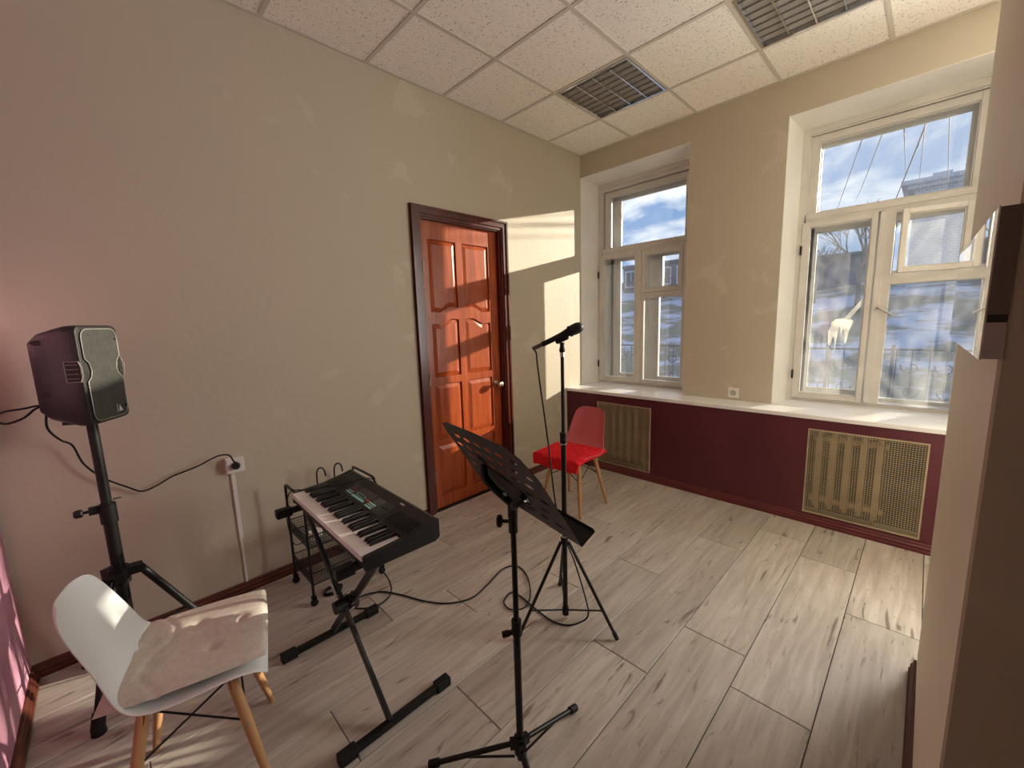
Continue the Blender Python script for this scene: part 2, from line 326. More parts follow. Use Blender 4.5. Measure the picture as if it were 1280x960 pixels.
# left wall with door opening
DY0, DY1, DZ = -2.015, -1.17, 2.31     # rough opening
w = MB(); w.box(-.25, 0, Y_B-.2, DY0, -.1, 3.4); w.box(-.25, 0, DY1, 0.7, -.1, 3.4); w.box(-.25, 0, DY0, DY1, DZ, 3.4); w.box(-.25, -.2, DY0, DY1, -.1, DZ)
w.build('wall_left', M_wall, label='long beige plaster wall on the left holding the brown door', cat='wall', kind='structure')
# pink wall behind-left
MB().box(1.55, 4.8, Y_B-.2, Y_B, -.1, 3.4).build('wall_behind', M_wall, label='beige wall behind the camera', cat='wall', kind='structure')
MB().box(-.25, 1.55, Y_B-.2, Y_B, -.1, 3.4).build('wall_back', M_pink, label='pink painted wall at the left edge of the view', cat='wall', kind='structure')
# window wall
ZT1 = 2.965
ww = MB()
ww.prism([(-.25,0),(0.0,0),(.045,.28),(.06,.62),(-.25,.62)], -.1, 3.4)
ww.prism([(1.137,0),(1.85,0),(1.895,.28),(1.88,.62),(1.085,.62),(1.095,.28)], -.1, 3.4)
ww.prism([(2.975,0),(3.20,0),(3.24,.28),(3.24,.62),(2.90,.62),(2.925,.28)], -.1, 3.4)
ww.prism([(4.34,0),(4.8,0),(4.8,.62),(4.30,.62),(4.30,.28)], -.1, 3.4)
for (xa, xb, zt) in ((0.0,1.137,2.975),(1.85,2.975,2.93),(3.20,4.34,2.93)):
    ww.prism([(0,zt),(.28,zt-.035),(.62,zt-.035),(.62,3.4),(0,3.4)], xa, xb, 'x'); ww.box(xa, xb, 0, .62, -.1, SILL-.035)
wallw = ww.build('wall_window', M_wall, label='beige wall pierced by the two tall windows', cat='wall', kind='structure')
for (xa, xb, xc, xd, zt) in ((0.0,.045,1.137,1.095,2.975),(1.85,1.895,2.975,2.925,2.93)):
    q = MB(); e = .003
    q.prism([(xa+.0005,0),(xa+e,0),(xb+e,.28),(xb+.0005,.28)], SILL-.04, zt); q.prism([(xc-.0005,0),(xc-e,0),(xd-e,.28),(xd-.0005,.28)], SILL-.04, zt)
    q.prism([(0,zt),(0,zt-e),(.28,zt-.035-e),(.28,zt-.035)], xa+.002, xc-.002, 'x')
    q.build('reveal', M_reveal, wallw)
# partition stub and right hand walls
stub = MB(); stub.box(X_R, 4.8, -2.78, -1.50, -.1, 3.4)
stub.build('wall_right', M_wall, label='beige partition end at the right, dark on its near face', cat='wall', kind='structure')
MB().box(4.6, 4.8, -1.51, 0.7, -.1, 3.4).build('wall_far_right', M_wall, label='beige side wall hidden behind the partition end', cat='wall', kind='structure')
MB().box(3.9, 4.1, Y_B, -2.78, -.1, 3.4).build('wall_near_right', M_wall, label='beige end wall of the passage beside the camera', cat='wall', kind='structure')
MB().box(X_R-.004, X_R, -2.775, -1.505, 0, 3.18).build('lit_face', wall_paint('lit_face_tone', (0.80,0.75,0.62), (0.86,0.81,0.68), (.88,.84,.74)), bpy.data.objects['wall_right'])  # paler skin: window light on this face put into its colour
# boxed-in radiator apron
G1 = (.388,.958,.078,.690); G2 = (2.154,2.757,.085,.697)
ap = MB(); YA = -.264; t = .02
xs = [0.0, G1[0], G1[1], G2[0], G2[1], 3.12]
ap.box(0, G1[0], YA, YA+t, 0, SILL-.03); ap.box(G1[1], G2[0], YA, YA+t, 0, SILL-.03); ap.box(G2[1], 4.6, YA, YA+t, 0, SILL-.03)
for g in (G1, G2): ap.box(g[0], g[1], YA, YA+t, 0, g[2]); ap.box(g[0], g[1], YA, YA+t, g[3], SILL-.03)
apron = ap.build('wall_lower', M_maroon, label='maroon boarded apron under the window sill', cat='wall', kind='structure')
s = MB(); s.box(-.002, 4.6, YA-.012, 0.0, SILL-.03, SILL); s.box(.003, 1.134, 0.0, .30, SILL-.03, SILL+.001); s.box(1.853, 2.972, 0.0, .30, SILL-.03, SILL+.001); s.box(3.2, 4.34, 0.0, .30, SILL-.03, SILL+.001)
s.build('trim_1', M_sill, bevel=.004, label='white painted continuous window sill board on the maroon apron', cat='window sill', kind='structure')
for g in (G1, G2): MB().box(g[0]-.05, g[1]+.05, -.012, -.002, .02, .76).build('niche_shade', noisy('niche_shade_grey', (.05,.055,.065), (.09,.09,.10), 6, 4, rough=.9), apron)  # dark sheet paints the shade of the unlit cavity behind each grille
# skirtings
def skirt(name, poly_pts, matl, label, runs):
    q = MB()
    for (p0, p1, nrm) in runs:      # profile: stepped
        d = Vector((p1[0]-p0[0], p1[1]-p0[1], 0)); L_ = d.length; d.normalize(); n = Vector((nrm[0],nrm[1],0))
        prof = [(0,0),(.022,0),(.022,.018),(.016,.022),(.018,.036),(.010,.046),(.010,.056),(.004,.062),(0,.062)]
        vs = []
        for e in (0, L_):
            for a, z in prof: vs.append(Vector((p0[0],p0[1],0)) + d*e + n*a + Vector((0,0,z)))
        k = len(prof); q.add(vs, [tuple(range(k)), tuple(range(2*k-1,k-1,-1))]+[(i,(i+1)%k,k+(i+1)%k,k+i) for i in range(k)])
    return q.build(name, matl, label=label, cat='skirting', kind='structure')
skirt('baseboard_left', None, M_base, 'dark red-brown skirting along the foot of the long beige wall', [((0,Y_B),(0,-2.08),(1,0)), ((0,-1.105),(0,YA),(1,0))])
skirt('baseboard_back', None, M_base, 'dark red-brown skirting along the foot of the pink wall', [((0.022,Y_B),(2.6,Y_B),(0,1))])
skirt('baseboard_window', None, M_basem, 'maroon skirting along the foot of the radiator apron', [((0.022,YA),(4.6,YA),(0,-1))])
skirt('baseboard_right', None, M_base, 'short brown skirting strip beside the partition end', [((X_R-.004,-2.78),(X_R-.004,-1.505),(-1,0))])

# ------------------------------------------------------------------ ceiling
ceil = MB().box(-.1, 4.7, Y_B-.1, .1, 3.33, 3.45).build('ceiling', M_dark, label='suspended ceiling of speckled mineral tiles', cat='ceiling', kind='structure')
gx = [0.0] + [.587+.6*i for i in range(7)] ; gx = [g for g in gx if g < 4.6] + [4.6]
gy = [0.0] + [-.527-.6*i for i in range(7)]; gy = [g for g in gy if g > Y_B] + [Y_B]
fix = {(1,1), (3,1)}
tile_me = None
for i in range(len(gx)-1):
    for j in range(len(gy)-1):
        if (i,j) in fix: continue
        w_ = gx[i+1]-gx[i]; d_ = gy[j]-gy[j+1]
        q = MB(); a = w_/2-.003; b = d_/2-.003
        q.box(-a, a, -b, b, .004, .016); o = q.build('tile', M_tile, ceil); o.location = ((gx[i]+gx[i+1])/2, (gy[j]+gy[j+1])/2, H)
for x in gx[1:-1]:
    MB().box(x-.012, x+.012, Y_B, 0, H-.001, H+.004).build('grid_bar', M_grid, ceil)
for y in gy[1:-1]:
    q = MB()
    for a, b in zip(gx[:-1], gx[1:]): q.box(a+(.012 if a > 0 else 0), b-(.012 if b < 4.6 else 0), y-.012, y+.012, H-.0008, H+.004)
    q.build('grid_bar', M_grid, ceil)
q = MB(); q.box(0,.02,Y_B,0,H-.002,H+.003); q.box(0,4.6,-.02,0,H-.002,H+.003); q.box(0,4.6,Y_B,Y_B+.02,H-.002,H+.003); q.build('edge_trim', M_grid, ceil)

def louvre_light(i, j, label):
    x0, x1, y1, y0 = gx[i], gx[i+1], gy[j], gy[j+1]; cx, cy = (x0+x1)/2, (y0+y1)/2; a = .286
    t_ = thing('ceiling_light', label, 'ceiling light', (cx, cy, H), 0, None)
    f = MB()
    for s_ in (-1,1):
        f.box(min(s_*a,s_*(a-.014)), max(s_*a,s_*(a-.014)), -a, a, -.005, .012); f.box(-a+.014, a-.014, min(s_*a,s_*(a-.014)), max(s_*a,s_*(a-.014)), -.005, .012)
    f.build('frame', M_chrome, t_)
    h = MB(); h.box(-a,a,-a,a,.070,.075); 
    for s_ in (-1,1): h.box(min(s_*a,s_*(a-.004)), max(s_*a,s_*(a-.004)), -a, a, .012, .07); h.box(-a, a, min(s_*a,s_*(a-.004)), max(s_*a,s_*(a-.004)), .012, .07)
    h.build('housing', mat('housing_white', (0.88,0.87,0.84), .25), t_)
    b = a-.014
    for k in range(4):
        xx = -b + (k+.5)*2*b/4
        MB().cyl((xx,-.27,.052),(xx,.27,.052),.013,n=10).build('tube', M_lamp, t_, smooth=40)
    for k in range(5):        # long vee blades between bays
        xx = -b + k*2*b/4; xx = max(min(xx, b-.003), -b+.003)
        q = MB(); q.prism([(xx-.0035,-.0015),(xx+.0035,-.0015),(xx+.008,.036),(xx-.008,.036)] if 0 < k < 4 else [(xx-.002,.002),(xx+.002,.002),(xx+.003,.036),(xx-.003,.036)], -b, b, 'y'); q.build('divider', M_chrome, t_)
    for k in range(8):        # cross blades
        yy = -b + (k+.5)*2*b/8
        q = MB(); q.prism([(yy-.004,.004),(yy+.004,.004),(yy+.005,.016),(yy+.009,.034),(yy-.009,.034),(yy-.005,.016)], -b+.002, b-.002, 'x'); lb_ = q.build('louvre_blade', M_louvre, t_); MB().box(-b+.002, b-.002, yy-.0065, yy+.0065, .0005, .004).build('blade_shade', M_lshade, lb_)  # dark strip below each blade stands in for shadow inside the louvre
    return t_
louvre_light(1, 1, 'square louvred ceiling light nearer the far left corner, above the door')
louvre_light(3, 1, 'square louvred ceiling light cut by the top edge, in front of the right window')

# ------------------------------------------------------------------ door
dr = thing('door_1', 'varnished reddish brown eight-panel wooden door in the left wall', 'door', (0,0,0), kind='structure')
def ring_frame(name, y0, y1, z1, wd, xa, xb, matl, parent):
    q = MB()
    q.prism([(y0-wd,0),(y0,0),(y0,z1),(y1,z1),(y1,0),(y1+wd,0),(y1+wd,z1+wd),(y0-wd,z1+wd)], xa, xb, 'x'); return q.build(name, matl, parent)
ring_frame('casing', -2.0, -1.19, 2.30, .077, 0, .012, M_casing, dr)
ring_frame('casing', -2.022, -1.168, 2.322, .045, .012, .022, M_casing, dr)
ring_frame('casing', -2.058, -1.132, 2.358, .016, .022, .030, M_casing, dr)
ring_frame('jamb', -1.985, -1.205, 2.290, .03, -.09, .0, M_casing, dr)
XL = -.034
ld = MB(); ld.box(XL-.03, XL-.014, -1.985, -1.205, .008, 2.288)
leaf = ld.build('leaf', M_door, dr)
ya, yb, yc, yd = -1.912, -1.648, -1.582, -1.305
q = MB(); q.box(XL-.014, XL, -1.985, ya, .008, 2.288); q.box(XL-.014, XL, yd, -1.205, .008, 2.288)
q.box(XL-.014, XL, yb, yc, .008, 2.288); q.build('stile', M_door, leaf)
def arch(s_):
    k_ = min(max((s_-.30)/.40,0),1); k_ = 3*k_**2-2*k_**3
    return .036*k_-.006*math.exp(-((s_-.28)/.07)**2)+.005*math.exp(-((s_-.76)/.09)**2)
def rail(z0a, z1a, curved=False):
    for (p, r_, fl_) in ((ya, yb, 1), (yc, yd, -1)):
        q = MB()
        if not curved: q.box(XL-.014, XL, p, r_, z0a, z1a)
        else:
            n = 14; low = []; hi = []
            for i in range(n+1):
                t = i/n; s_ = t if fl_ == 1 else 1-t; k = 3*min(max((s_-.25)/.45,0),1)**2-2*min(max((s_-.25)/.45,0),1)**3
                dip = -.012*math.exp(-((s_-.25)/.08)**2)+.012*math.exp(-((s_-.75)/.1)**2)
                yy = p+(r_-p)*t; low.append((yy, z0a+arch(s_))); hi.append((yy, z1a+arch(s_)))
            q.prism(low+hi[::-1], XL-.014, XL, 'x')
        q.build('rail', M_door, leaf)
rail(.008,.11); rail(.53,.585); rail(1.035,1.095); rail(1.515,1.61,True); rail(2.155,2.288)
def panel(y0, y1, z0, z1, flp, bot=False, top=False):
    rings = []
    for ins, x in ((.0, XL-.014), (.006, XL-.012), (.036, XL-.002), (.040, XL-.002)):
        n = 14; pts = []
        for i in range(n+1):
            t = i/n; yy = y0+ins+(y1-y0-2*ins)*t; s_ = t if flp == 1 else 1-t; pts.append((x, yy, z0+ins+(arch(s_) if bot else 0)))
        for i in range(n+1):
            t = 1-i/n; yy = y0+ins+(y1-y0-2*ins)*t; s_ = t if flp == 1 else 1-t; pts.append((x, yy, z1-ins+(arch(s_) if top else 0)))
        rings.append(pts)
    q = MB(); N_ = len(rings[0]); vs = [p for r_ in rings for p in r_]; fs = []
    for a in range(len(rings)-1):
        for i in range(N_): fs.append((a*N_+i, a*N_+(i+1)%N_, (a+1)*N_+(i+1)%N_, (a+1)*N_+i))
    # cap in strips
    half = N_//2; b0 = (len(rings)-1)*N_
    for i in range(half-1): fs.append((b0+i, b0+i+1, b0+N_-2-i, b0+N_-1-i))
    q.add(vs, fs); q.build('panel', M_door, leaf)
for (p, r_, f_) in ((ya,yb,1),(yc,yd,-1)):
    panel(p, r_, .11, .53, f_); panel(p, r_, .585, 1.035, f_); panel(p, r_, 1.095, 1.515, f_, top=True); panel(p, r_, 1.61, 2.155, f_, bot=True)
kn = MB(); Mx = Matrix.Translation((XL, -1.262, .965)) @ Matrix.Rotation(pi/2, 4, 'Y')
kn.lathe([(.030,0),(.030,.006),(.012,.010),(.011,.035),(.018,.040),(.028,.052),(.030,.064),(.024,.076),(.008,.081)], Mx, 20)
kn.build('knob', mat('brushed_knob', (.62,.57,.48), .22, metal=1), dr, smooth=40)
for z in (.30, 1.09, 1.95):
    MB().cyl((.004,-1.988,z-.05),(.004,-1.988,z+.05),.007,n=8).build('hinge', mat('hinge_steel',(.6,.55,.48),.35,metal=1), dr, smooth=40)

# ------------------------------------------------------------------ windows
def rect_frame(q, x0, x1, z0, z1, wl, wr, wb, wt, y0, y1):
    q.box(x0, x0+wl, y0, y1, z0, z1); q.box(x1-wr, x1, y0, y1, z0, z1); q.box(x0+wl, x1-wr, y0, y1, z0, z0+wb); q.box(x0+wl, x1-wr, y0, y1, z1-wt, z1)
def make_sash(parent, name, x0, x1, z0, z1, wl, wr, wb, wt, y0, gm, dep=.042, rot=0, hinge_right=False, putty=True):
    """sash object with its origin on the hinge stile; pane a sub-part"""
    hx = x1 if hinge_right else x0
    q = MB(); rect_frame(q, x0-hx, x1-hx, z0, z1, wl, wr, wb, wt, 0, dep)
    rect_frame(q, x0-hx+wl-.001, x1-hx-wr+.001, z0+wb-.001, z1-wt+.001, .008, .008, .008, .008, .012, dep-.004)   # glazing rebate
    o = q.build(name, M_white, parent, bevel=.003); o.location = (hx, y0, 0); o.rotation_euler = (0,0,rot)
    g = MB(); g.box(x0-hx+wl+.006, x1-hx-wr-.006, dep*.55, dep*.55+.003, z0+wb+.006, z1-wt-.006); g.build('pane', gm, o)
    return o
def window(n, ox, zt, P, label, open_rot, dirty):
    w_ = thing('window_%d' % n, label, 'window', (ox,0,0), kind='structure')
    yi, yo = .27, .435
    Z0 = SILL; XA, XB = P['out']
    for (yy, nm) in ((yi, 'inner_frame'), (yo, 'outer_frame')):
        f = MB(); s_ = .0 if nm == 'inner_frame' else .035
        # casing around, transom bar
        rect_frame(f, XA, XB, Z0, zt, P['jl']+s_, P['jr']+s_, .028+s_*.4, zt-P['head']+s_*.3, yy+.012, yy+.115 if nm == 'inner_frame' else yy+.10)
        f.box(XA+P['jl'], XB-P['jr'], yy-.004, yy+.10, P['tb'][0], P['tb'][1])
        f.box(XA+P['jl'], XB-P['jr'], yy-.012, yy+.02, P['tb'][0]+.02, P['tb'][0]+.038)
        f.build(nm, M_white, w_, bevel=.004)
    # flat casing boards on the room side
    f = MB(); rect_frame(f, XA-.004, XB+.004, Z0, zt+.004, .045, .045, .0, .05, yi-.004, yi+.012); f.build('casing', M_white, w_, bevel=.003)
    tp = P['tp']; 
    make_sash(w_, 'transom_sash', tp[0]-.06, tp[1]+.045, tp[2]-.012, tp[3]+.05, .06, .045, .012, .05, yi+.025, M_glass)
    to = P['to']; make_sash(w_, 'transom_sash', XA+.05, XB-.05, tp[2]-.03, P['head']+.02, to[0]-XA-.05, XB-.05-to[1], to[2]-tp[2]+.03, P['head']+.02-to[3], yo+.01, M_glass)
    lp, rp_, fp = P['lp'], P['rp'], P['fp']; ZS = P['tb'][0]
    gm = M_glassd if dirty else M_glass
    # inner sashes
    a = make_sash(w_, 'sash', P['s0'], P['s1'], Z0+.028, ZS, lp[0]-P['s0'], P['s1']-lp[1], lp[2]-Z0-.028, ZS-lp[3], yi-.012, gm)
    for z in (1.02, 2.0): MB().cyl((0,-.006,z-.035),(0,-.006,z+.035),.007,n=8).build('hinge', M_blackm, a)
    # right sash with small opening casement on top
    x0, x1 = P['s2'], P['s3']; q = MB(); y0 = 0; d = .042
    q.box(x0, rp_[0], 0, d, Z0+.028, ZS); q.box(rp_[1], x1, 0, d, Z0+.028, ZS); q.box(rp_[0], rp_[1], 0, d, Z0+.028, rp_[2]); q.box(rp_[0], rp_[1], 0, d, rp_[3], fp[2]-.035); 
    q.box(rp_[0], rp_[1], 0, d, fp[3]+.03, ZS)
    rs = q.build('sash', M_white, w_, bevel=.003); rs.location = (0, yi-.012, 0)
    MB().box(rp_[0]+.004, rp_[1]-.004, .022, .025, rp_[2]+.004, rp_[3]-.004).build('pane', gm, rs)
    MB().box(x0-.020, x0+.014, -.010, 0, Z0+.035, ZS-.006).build('cover_strip', M_white, rs)
    for z in (1.02, 2.0): MB().cyl((x1,-.006,z-.035),(x1,-.006,z+.035),.007,n=8).build('hinge', M_blackm, rs)
    make_sash(w_, 'vent_sash', fp[0]-.032, fp[1]+.035, fp[2]-.033, fp[3]+.033, .032, .035, .033, .033, yi-.020, gm, .034, open_rot, True)
    # outer sashes, seen through the inner panes
    yo2 = yo+.012
    lo, ro, fo_ = P['lo'], P['ro'], P['fo']
    make_sash(w_, 'outer_sash', XA+.05, P['s1']+.01, Z0+.035, ZS, lo[0]-XA-.05, P['s1']+.01-lo[1], lo[2]-Z0-.035, ZS-lo[3], yo2, gm)
    q = MB(); xa_ = P['s1']+.014; xb_ = XB-.05
    q.box(xa_, ro[0], 0, d, Z0+.035, ZS); q.box(ro[1], xb_, 0, d, Z0+.035, ZS); q.box(ro[0], ro[1], 0, d, Z0+.035, ro[2]); q.box(ro[0], ro[1], 0, d, ro[3], fo_[2]); q.box(ro[0], ro[1], 0, d, fo_[3], ZS); q.box(ro[0], fo_[0], 0, d, fo_[2], fo_[3])
    os_ = q.build('outer_sash', M_white, w_, bevel=.003); os_.location = (0, yo2, 0)
    MB().box(ro[0]-.003, ro[1]+.003, .022, .025, ro[2]-.003, ro[3]+.003).build('pane', gm, os_)
    MB().box(fo_[0]-.003, fo_[1]+.003, .022, .025, fo_[2]-.003, fo_[3]+.003).build('pane', gm, os_)
    lq = MB(); rect_frame(lq, XA, XB, Z0, zt, .035, .035, .02, .04, yi+.02, yo+.06); lq.build('lining', M_white, w_)
    return w_, rs
P1 = dict(out=(.045,1.095), jl=.05, jr=.05, head=2.86, tb=(2.205,2.268), tp=(.175,.99,2.275,2.80), s0=.058, s1=.545, s2=.553, s3=1.045, lp=(.118,.492,.872,2.162), rp=(.600,.992,.872,1.715), fp=(.612,.958,1.806,2.147), lo=(.205,.480,.893,2.15), ro=(.672,.950,.890,1.735), fo=(.705,.950,1.84,2.14), to=(.21,.945,2.30,2.79))
P2 = dict(out=(.075,1.105), jl=.05, jr=.05, head=2.84, tb=(2.205,2.268), tp=(.177,.990,2.278,2.785), s0=.110, s1=.557, s2=.590, s3=1.085, lp=(.155,.523,.868,2.166), rp=(.651,1.03,.830,1.698), fp=(.742-.03,.985,1.80,2.15), lo=(.170,.515,.885,2.15), ro=(.645,1.02,.846,1.70), fo=(.645,1.0,1.80,2.15), to=(.165,.965,2.30,2.79))
window(1, 0.0, 2.94, P1, 'left white double casement window with closed vent, next to the far corner', 0, False)
W2, RS2 = window(2, 1.82, 2.895, P2, 'right white double casement window with its small vent ajar', R(14), True)
# lever handle on right window
hq = MB(); hq.cyl((.603,-.012,1.53),(.603,-.03,1.53),.009,n=10); hq.cyl((.603,-.03,1.535),(.688,-.036,1.475),.0065,.006,n=8)
hq.build('handle', mat('zinc',(.5,.48,.45),.35,metal=1), RS2, smooth=40)
tn = M_paper.node_tree.nodes; tl = tn.new('ShaderNodeBsdfTranslucent'); tl.inputs['Color'].default_value = (.9,.88,.82,1); tm = tn.new('ShaderNodeMixShader'); tm.inputs['Fac'].default_value = .7
M_paper.node_tree.links.new(tn['Principled BSDF'].outputs[0], tm.inputs[1]); M_paper.node_tree.links.new(tl.outputs[0], tm.inputs[2]); M_paper.node_tree.links.new(tm.outputs[0], tn['Material Output'].inputs['Surface'])
# rag of old tape on outer pane of right window
tp_ = MB(); yq = .44
def blob(pts): tp_.prism(pts, yq, yq+.0006, 'y')
blob([(2.335,1.64),(2.35,1.62),(2.25,1.455),(2.215,1.46)])
rnd = random.Random(4)
core = [(2.135,1.43),(2.16,1.455),(2.21,1.462),(2.25,1.46),(2.272,1.44),(2.262,1.40),(2.25,1.36),(2.243,1.30),(2.236,1.262),(2.228,1.27),(2.226,1.33),(2.218,1.38),(2.205,1.36),(2.203,1.33),(2.197,1.37),(2.19,1.40),(2.182,1.37),(2.176,1.27),(2.172,1.18),(2.167,1.18),(2.166,1.27),(2.158,1.32),(2.148,1.30),(2.142,1.24),(2.125,1.25),(2.122,1.31),(2.118,1.36),(2.135,1.40)]
blob(core)
tagp(tp_.build('tape_scrap', M_paper, None), 'ragged white tape scrap stuck between the panes of the right window', 'tape')

# ------------------------------------------------------------------ radiators and grilles
def radiator(cx, n, label):
    t_ = thing('radiator', label, 'radiator', (cx, -.12, .0))
    proto = None
    for i in range(n):
        x = (i-(n-1)/2)*.082
        if proto is None:
            q = MB()
            for yy in (-.04, .04):
                q.tube([(0,yy,.10),(0,yy,.16),(0,yy,.38),(0,yy,.60),(0,yy,.66)], [.016,.020,.017,.020,.016], 8)
            q.cyl((-.041,0,.61),(.041,0,.61),.024,n=8); q.cyl((-.041,0,.15),(.041,0,.15),.024,n=8); q.box(-.006,.006,-.055,.055,.14,.62)
            q.box(-.017,.017,-.066,-.06,.13,.63)
            proto = q.build('section', M_rad, t_, smooth=40); proto.location = (x,0,0)
        else: shared(proto, 'section', t_, (x,0,0))
    for a_ in (-(n-1)*.041, (n-1)*.041-.02): MB().box(a_,a_+.02,-.03,.03,0,.11).build('foot', M_rad, t_)
    return t_
radiator(.65, 6, 'beige ribbed radiator behind the left wire grille'); radiator(2.37, 5, 'beige ribbed radiator behind the right wire grille')
def grille(g, label, step):
    x0,x1,z0,z1 = g; t_ = thing('radiator_grille', label, 'grille', ((x0+x1)/2, YA-.004, z0), 0)
    w_ = (x1-x0)/2; h = z1-z0; q = MB(); rect_frame(q, -w_-.004, w_+.004, -.004, h+.004, .009, .009, .009, .009, -.003, .006); q.build('frame', M_tan, t_)
    q = MB(); nx = int((x1-x0)/step); nz_ = int(h/step)
    for i in range(1, nx): x = -w_+i*2*w_/nx; q.box(x-.0013, x+.0013, -.001, .001, 0, h)
    for i in range(1, nz_): z = i*h/nz_; q.box(-w_, w_, -.003, -.001, z-.0013, z+.0013)
    q.build('wire_mesh', M_tan, t_, kind='stuff')
grille(G1, 'tan wire-mesh grille in the maroon apron behind the red chair', .0135)
grille(G2, 'tan wire-mesh grille in the maroon apron under the right window', .0135)

# ------------------------------------------------------------------ sockets, trunking
def socket(t_, M):
    q = MB(); q.box(-.042,.042,-.042,.042,0,.012, M); q.build('plate', M_socket, t_, bevel=.004)
    q = MB(); q.lathe([(.024,.0125),(.024,.014),(.020,.014),(.019,.006),(.002,.006)], M, 20); q.build('face', M_sockf, t_, smooth=40)
    q = MB(); 
    for s_ in (-1,1): q.lathe([(.0035,.006),(.0035,.0075),(.001,.0075)], M @ Matrix.Translation((s_*.0095,0,0)), 8)
    q.build('pin_hole', M_sockd, t_)
so = thing('wall_socket', 'white wall socket on the pier between the two windows', 'socket', (1.569,0,.862)); socket(so, Matrix.Rotation(pi/2,4,'X'))
so = thing('wall_socket', 'white surface-mounted socket on the left wall with black plug in it', 'socket', (0,-3.310,.772))
MB().box(0,.032,-.043,.043,-.043,.043).build('back_box', M_socket, so, bevel=.004)
socket(so, Matrix.Translation((.032,0,0)) @ Matrix.Rotation(pi/2,4,'Y'))
tr = MB(); tr.box(0,.013,-3.331,-3.312,.33,.73); tr.box(0,.011,-3.329,-3.318,.062,.33); 
tagp(tr.build('cable_trunking', M_socket, None), 'thin white plastic cable trunking running down from the plugged socket', 'trunking')

# ------------------------------------------------------------------ wall mounted glossy unit on the partition
un = thing('wall_unit', 'shallow wall-mounted unit with mirror-like front on the partition end', 'wall unit', (X_R,-2.78,1.43), R(1.1))
q = MB(); q.box(-.022, 0.02, .012, .78, .0, .226); q.build('body', M_unit, un)
q = MB(); q.box(-.024, -.022, .0, .782, -.002, .228); q.build('front_panel', M_unit, un)
q = MB(); q.box(-.022, 0.0, -.002, .012, .068, .226); q.build('end_cap', M_unitside, un)
q = MB(); q.box(-.022, 0, -.002, .012, .0, .056); q.build('end_cap', M_unitlil, un)
q = MB(); q.box(-.021, 0, 0, .012, .056, .068); q.build('end_cap', M_screen, un)

# ------------------------------------------------------------------ shell chairs
def shell_mesh(name, matl, parent):
    prof = [(.205,.408),(.20,.428),(.18,.443),(.13,.450),(.07,.448),(0,.441),(-.07,.440),(-.12,.452),(-.155,.485),(-.178,.525),(-.196,.58),(-.216,.632),(-.236,.682),(-.254,.728),(-.265,.762),(-.270,.782)]
    wid  = [.165,.195,.212,.222,.228,.230,.226,.214,.198,.184,.174,.167,.160,.150,.130,.088]
    n = 16; vs = []; fs = []
    for i, ((y,z),w_) in enumerate(zip(prof, wid)):
        u = i/(len(prof)-1)
        for j in range(n+1):
            t = -1+2*j/n; e = abs(t)**4
            back = min(max((u-.42)/.2, 0), 1); seatk = (1-back)*min(max((u-.02)/.15,0),1)
            vs.append((w_*t, y+.020*e*back, z + .024*e*seatk + .012*e*back*(1-u)))
    m_ = n+1
    for i in range(len(prof)-1):
        for j in range(n): fs.append((i*m_+j, i*m_+j+1, (i+1)*m_+j+1, (i+1)*m_+j))
    q = MB(); q.add(vs, fs); o = q.build(name, matl, parent, smooth=80)
    s_ = o.modifiers.new('solid','SOLIDIFY'); s_.thickness = .007; s_.offset = -1
    b = o.modifiers.new('sub','SUBSURF'); b.levels = 1; b.render_levels = 2
    return o
def shell_chair(label, loc, rz, matl):
    t_ = thing('shell_chair', label, 'chair', loc, rz)
    shell_mesh('shell', matl, t_)
    tops = {}
    for sx in (-1,1):
        for sy in (-1,1):
            a = Vector((sx*.125, sy*.105-.0, .425)); b = Vector((sx*.195, sy*.185, 0)); tops[(sx,sy)] = (a,b)
            MB().tube([a, a.lerp(b,.35), a.lerp(b,.7), b], [.016,.0165,.014,.0105], 12).build('leg', M_legw, t_, smooth=50)
            q = MB(); q.bar(a+Vector((0,0,.012)), a.lerp(b,.10), .03,.012); q.build('bracket', M_blackm, t_)
            c_ = a.lerp(b,.38); MB().cyl(c_+Vector((sx*.013,0,0)), c_+Vector((sx*.018,0,0)), .006, n=8).build('bolt', M_chrome, t_)
    def P_(k, f): return tops[k][0].lerp(tops[k][1], f)
    for (p, r_) in (((1,1),(-1,1)),((1,-1),(-1,-1)),((1,1),(1,-1)),((-1,1),(-1,-1))):
        q = MB(); q.cyl(P_(p,.02), P_(r_,.38), .0032, n=6); q.cyl(P_(r_,.02), P_(p,.38), .0032, n=6); q.build('wire_brace', M_blackm, t_)
    q = MB(); q.box(-.13,.13,-.11,-.09,.425,.437); q.box(-.13,.13,.09,.11,.425,.437); q.box(-.13,-.11,-.11,.11,.425,.437); q.box(.11,.13,-.11,.11,.425,.437); q.build('seat_mount', M_blackm, t_)
    return t_
WC = (1.065,-3.665,0); WR = R(-14)
shell_chair('white moulded shell chair with wooden legs in the left foreground', WC, WR, M_shell)
RC = (.735,-1.135,0); RR = R(180)
shell_chair('rose red shell chair with wooden legs near the far corner', RC, RR, M_rshell)
